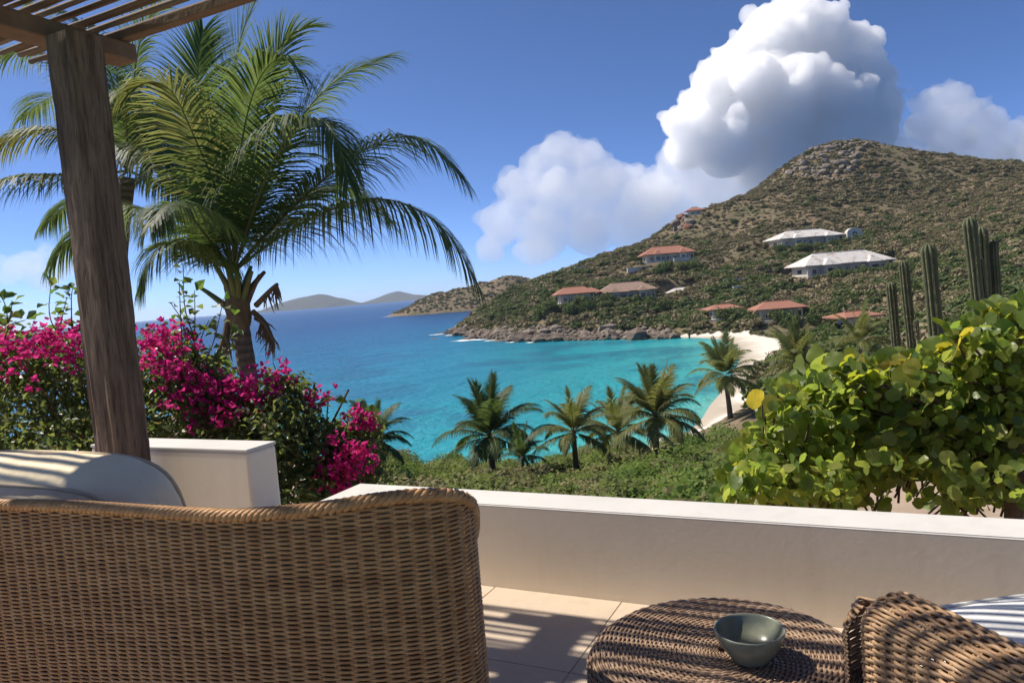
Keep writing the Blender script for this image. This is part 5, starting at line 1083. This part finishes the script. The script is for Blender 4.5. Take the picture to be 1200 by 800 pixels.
# --- scrub, grass and bushes on the slope below the parapet
M_NB = [scrub_mat('slope_bush_olive', [(.1, (.11, .15, .046)), (.5, (.17, .205, .064)), (.9, (.235, .245, .09))], (.28, .34, .08), .4), scrub_mat('slope_bush_green', [(.1, (.08, .135, .033)), (.5, (.13, .195, .045)), (.9, (.205, .245, .062))], (.26, .38, .06), .42), scrub_mat('slope_bush_dry', [(.1, (.16, .16, .07)), (.5, (.235, .21, .105)), (.9, (.31, .27, .15))], (.30, .28, .11), .35)]
NBM = [bush_mesh('foliage', 1500, 9, .050, 80+k, M_NB[k % 3], .85) for k in range(6)]; nstem = MB()
for k in range(7): a = k*.9; nstem.tube([(0, 0, -.1), (.25*math.cos(a), .25*math.sin(a), .3), (.5*math.cos(a), .5*math.sin(a), .62)], [.03, .02, .01], 5)
nstem = nstem.mesh('stems', M_STEM); rng = np.random.default_rng(91); nb = 0; grp = ['olive', 'green', 'dry']
LIMX = [380, 440, 500, 600, 650, 700, 760, 800, 850, 900]; LIMY = [540, 532, 538, 541, 532, 530, 522, 510, 502, 490]
def pix(P): v = np.asarray(P)-CAM; return 600+F_PX*(v@rt)/(v@fw), 400-F_PX*(v@up)/(v@fw)
src2 = []
for (px, Y, s_, v_, what) in ((745, 30, 2.4, 1, 'round green bush at the foot of the tallest palm'), (790, 27, 2.4, 4, 'leafy green bush right of the tallest palm, before the sand'), (820, 22, 2.3, 1, 'green bush against the left edge of the sea grape'),
        (775, 36, 2.6, 4, 'green bush half behind the leafy ones, right of the tallest palm'), (705, 33, 2.0, 0, 'olive bush between the second and the tallest palm of the row'), (655, 36, 2.2, 2, 'dry yellowish bush below the second palm of the row'),
        (620, 38, 2.0, 5, 'dry bush right of the short stout palm'), (590, 36, 1.8, 3, 'olive bush at the foot of the short stout palm'), (690, 28, 2.0, 2, 'dry grey bush low in the scrub below the palm row'), (500, 42, 2.0, 3, 'olive bush on the brow of the slope left of the stout palm'),
        (465, 40, 2.2, 1, 'dark green bush on the brow beside the palm behind the bougainvillea')):
    x = atY(px, 500, Y)[0]; z = float(slope_z(np.array([x]), np.array([Y]))[0])
    r_ = empty('scrub_bush', (x, Y, z-.08)); o = link('foliage', NBM[v_], r_); o.scale = (s_, s_, s_*.9); o.rotation_euler = (0, 0, rng.uniform(0, 6.28)); q = link('stems', nstem, r_); q.scale = (s_, s_, s_); src2.append(o); tag(r_, what, 'bush')
n_ = 7000; Ys = rng.uniform(9, 84, n_); pxs = rng.uniform(385, 905, n_); xs = np.array([atY(a, 500, b)[0] for a, b in zip(pxs, Ys)]); zs = slope_z(xs, Ys); ss = rng.lognormal(-.30, .5, n_)*(.6+Ys/42.); vv = rng.choice(11, n_, p=[.06, .05, .06, .05, .14, .12, .12, .14, .08, .13, .05]); keep_ = []
for k in range(n_):
    a, b = pix((xs[k], Ys[k], zs[k]+1.05*ss[k])); keep_.append(b > np.interp(a, LIMX, LIMY)+rng.uniform(-13, 16)+9*math.sin(a*.07+2*math.sin(a*.023)))
keep_ = np.array(keep_); n_ = keep_.sum(); print('slope scrub', n_); ss = ss[keep_]
scatter('slope_scrub', np.c_[xs, Ys, zs-.08][keep_], np.c_[ss, ss, ss*rng.uniform(.7, 1, n_)], np.c_[np.zeros(n_), np.zeros(n_), rng.uniform(0, 6.28, n_)], vv[keep_], src2, 'dense mixed scrub on the slope below the parapet')
M_GRASS = leafmat('slope_grass', [(0, (.07, .11, .02)), (.5, (.12, .15, .03)), (1, (.20, .18, .06))], [(0, (.20, .28, .03)), (1, (.34, .34, .08))], .4, .6, .2)
V = []; F = []; k = 0
for _ in range(11000):
    Y = 14.0+rng.random()*36; x = atY(395+rng.random()**1.5*330, 500, Y)[0]; z = float(0)
    V.append((x, Y)); 
XY = np.array(V); zz = slope_z(XY[:, 0], XY[:, 1]); hgt = rng.uniform(.2, .65, len(XY))*(1+XY[:, 1]/40)*(.5+vnoise(np.c_[XY, XY[:, :1]*0], 4, 2)); a = rng.uniform(0, 6.28, len(XY)); w_ = .012+XY[:, 1]*.0009; ln = rng.normal(size=(len(XY), 2))*.18*hgt[:, None]
P0 = np.c_[XY, zz-.03]; wd = np.c_[np.cos(a), np.sin(a), 0*a]*w_[:, None]; P1 = P0+np.c_[ln*.5, hgt*.6]; P2 = P0+np.c_[ln*1.6, hgt]
VG = np.stack([P0-wd, P0+wd, P1+wd*.8, P1-wd*.8, P2], 1).reshape(-1, 3); b_ = np.arange(len(XY))*5
loops = np.concatenate([np.stack([b_, b_+1, b_+2, b_+3], 1).ravel(), np.stack([b_+3, b_+2, b_+4], 1).ravel()]); sizes = np.concatenate([np.full(len(b_), 4), np.full(len(b_), 3)])
tag(link('slope_grass', mesh_np('slope_grass', VG, loops, sizes, M_GRASS)), 'yellow-green grass on the slope below the parapet', kind='stuff')
# ---------------------------------------------------------------- clouds, far beyond the haze
def cloud(name, puffs, dens, seed, rem, disp, label, aniso=.5, kids=12, parent=None, octs=3):
    rng = np.random.default_rng(seed); V0, F0 = ico(2)
    vs, fs, n = [], [], 0
    allp = []
    for c, r in puffs:
        allp.append((np.array(c), r))
        for k in range(kids):                       # smaller billows on the flanks
            d = rng.normal(size=3); d /= np.linalg.norm(d); d[2] = abs(d[2])*.9+.05*d[2]
            r2 = r*rng.uniform(.28, .5); allp.append((np.array(c)+d*r*.86, r2))
            for j in range(4):
                e = rng.normal(size=3); e /= np.linalg.norm(e); e = e*.7+d*.6
                allp.append((np.array(c)+d*r*.86+e*r2*.85, r2*rng.uniform(.3, .5)))
    for c, r in allp:
        vs.append(c + V0*r); fs.append(F0+n); n += len(V0)
    me = bpy.data.meshes.new(name); me.from_pydata(np.vstack(vs).tolist(), [], np.vstack(fs).tolist())
    o = bpy.data.objects.new(name, me); sc.collection.objects.link(o)
    m = o.modifiers.new('r', 'REMESH'); m.mode = 'VOXEL'; m.voxel_size = rem
    dg = bpy.context.evaluated_depsgraph_get(); me2 = bpy.data.meshes.new_from_object(o.evaluated_get(dg))
    o.modifiers.clear(); o.data = me2
    co = np.empty(len(me2.vertices)*3); me2.vertices.foreach_get('co', co); co = co.reshape(-1, 3)
    no = np.empty(len(me2.vertices)*3); me2.vertices.foreach_get('normal', no); no = no.reshape(-1, 3)
    d = np.array([mnoise.fractal(Vector(p/disp[0]), 1.0, 2.1, octs) for p in co])
    co += no*(d*disp[1])[:, None]
    me2.vertices.foreach_set('co', co.ravel()); me2.update()
    mt = bpy.data.materials.new(name); mt.use_nodes = True; nt = mt.node_tree; nt.nodes.clear()
    out = nt.nodes.new('ShaderNodeOutputMaterial'); v = nt.nodes.new('ShaderNodeVolumeScatter')
    v.inputs['Color'].default_value = (.988, .991, .995, 1); v.inputs['Density'].default_value = dens; v.inputs['Anisotropy'].default_value = aniso
    nt.links.new(v.outputs[0], out.inputs['Volume']); me2.materials.clear(); me2.materials.append(mt)
    if parent is not None: o.parent = parent
    else: tag(o, label, 'cloud')
    return o
def cp(x, y, Y, rpx): return (tuple(atY(x, y, Y)), rpx*Y/F_PX)
D = 9500
cm = empty('cumulus_cloud'); tag(cm, 'towering white cumulus cloud rising over the rocky hilltop', 'cloud')
cloud('crown', [cp(935, 42, D, 46), cp(895, 62, D-180, 40), cp(975, 62, D, 40), cp(862, 88, D-300, 36), cp(1005, 100, D, 40), cp(905, 120, D-400, 58), cp(955, 135, D-180, 60), cp(838, 118, D-400, 32), cp(818, 150, D-480, 34),
      cp(1005, 150, D, 46), cp(850, 168, D-500, 42), cp(1030, 130, D, 26), cp(805, 178, D-450, 24), cp(900, 175, D-200, 50)], .0125, 3, 25, (170, 48), '', .5, 13, cm, 4)
cloud('base', [cp(800, 200, D-200, 34), cp(890, 215, D-200, 60), cp(960, 205, D-100, 66), cp(835, 225, D-100, 46), cp(1040, 190, D+100, 40), cp(1015, 220, D, 46), cp(775, 232, D, 32), cp(850, 260, D, 44), cp(910, 255, D, 44), cp(790, 262, D, 32), cp(1062, 165, D, 26), cp(1078, 192, D, 30)],
      .0020, 4, 45, (330, 95), '', .5, 9, cm)
cloud('cloud_bank', [cp(655, 182, D, 26), cp(630, 197, D, 24), cp(685, 192, D, 26), cp(608, 225, D, 27), cp(650, 225, D, 34), cp(700, 225, D, 34), cp(735, 218, D, 28), cp(588, 262, D, 27), cp(640, 268, D, 34), cp(690, 265, D, 36), cp(740, 258, D, 36), cp(574, 294, D+300, 18), cp(765, 228, D, 28), cp(625, 292, D+300, 22), cp(705, 215, D-200, 24)],
      .0023, 5, 38, (260, 75), 'soft low white cloud bank left of the towering cumulus', .5, 10)
cloud('broken_cloud', [cp(1088, 122, D, 18), cp(1115, 116, D, 20), cp(1130, 136, D, 24), cp(1095, 148, D, 26), cp(1152, 158, D, 26), cp(1185, 168, D, 26), cp(1120, 172, D, 32), cp(1205, 180, D, 28), cp(1160, 190, D, 28), cp(1066, 108, D, 5), cp(1050, 98, D, 6), cp(1078, 116, D, 7)],
      .0030, 7, 34, (230, 65), 'wispy broken cloud at the right edge of the sky above the ridge', .5, 9)
cloud('faint_cloud', [cp(55, 300, D, 15), cp(30, 312, D, 18), cp(75, 312, D, 16), cp(10, 320, D, 16), cp(105, 316, D, 13), cp(50, 326, D, 18)],
      .0016, 9, 36, (230, 65), 'faint small cloud low in the sky behind the left palm', .5, 8)
# ---------------------------------------------------------------- air
hzm = bpy.data.materials.new('haze'); hzm.use_nodes = True; _h = hzm.node_tree; _h.nodes.clear()
_o = _h.nodes.new('ShaderNodeOutputMaterial'); _v = _h.nodes.new('ShaderNodeVolumePrincipled')
_v.inputs['Color'].default_value = (.80, .88, 1, 1); _v.inputs['Density'].default_value = 5.5e-5; _v.inputs['Anisotropy'].default_value = .2
_h.links.new(_v.outputs[0], _o.inputs['Volume'])
tag(MB().box((0, 0, 55), (24000, 24000, 180)).build('haze', hzm), kind='stuff')
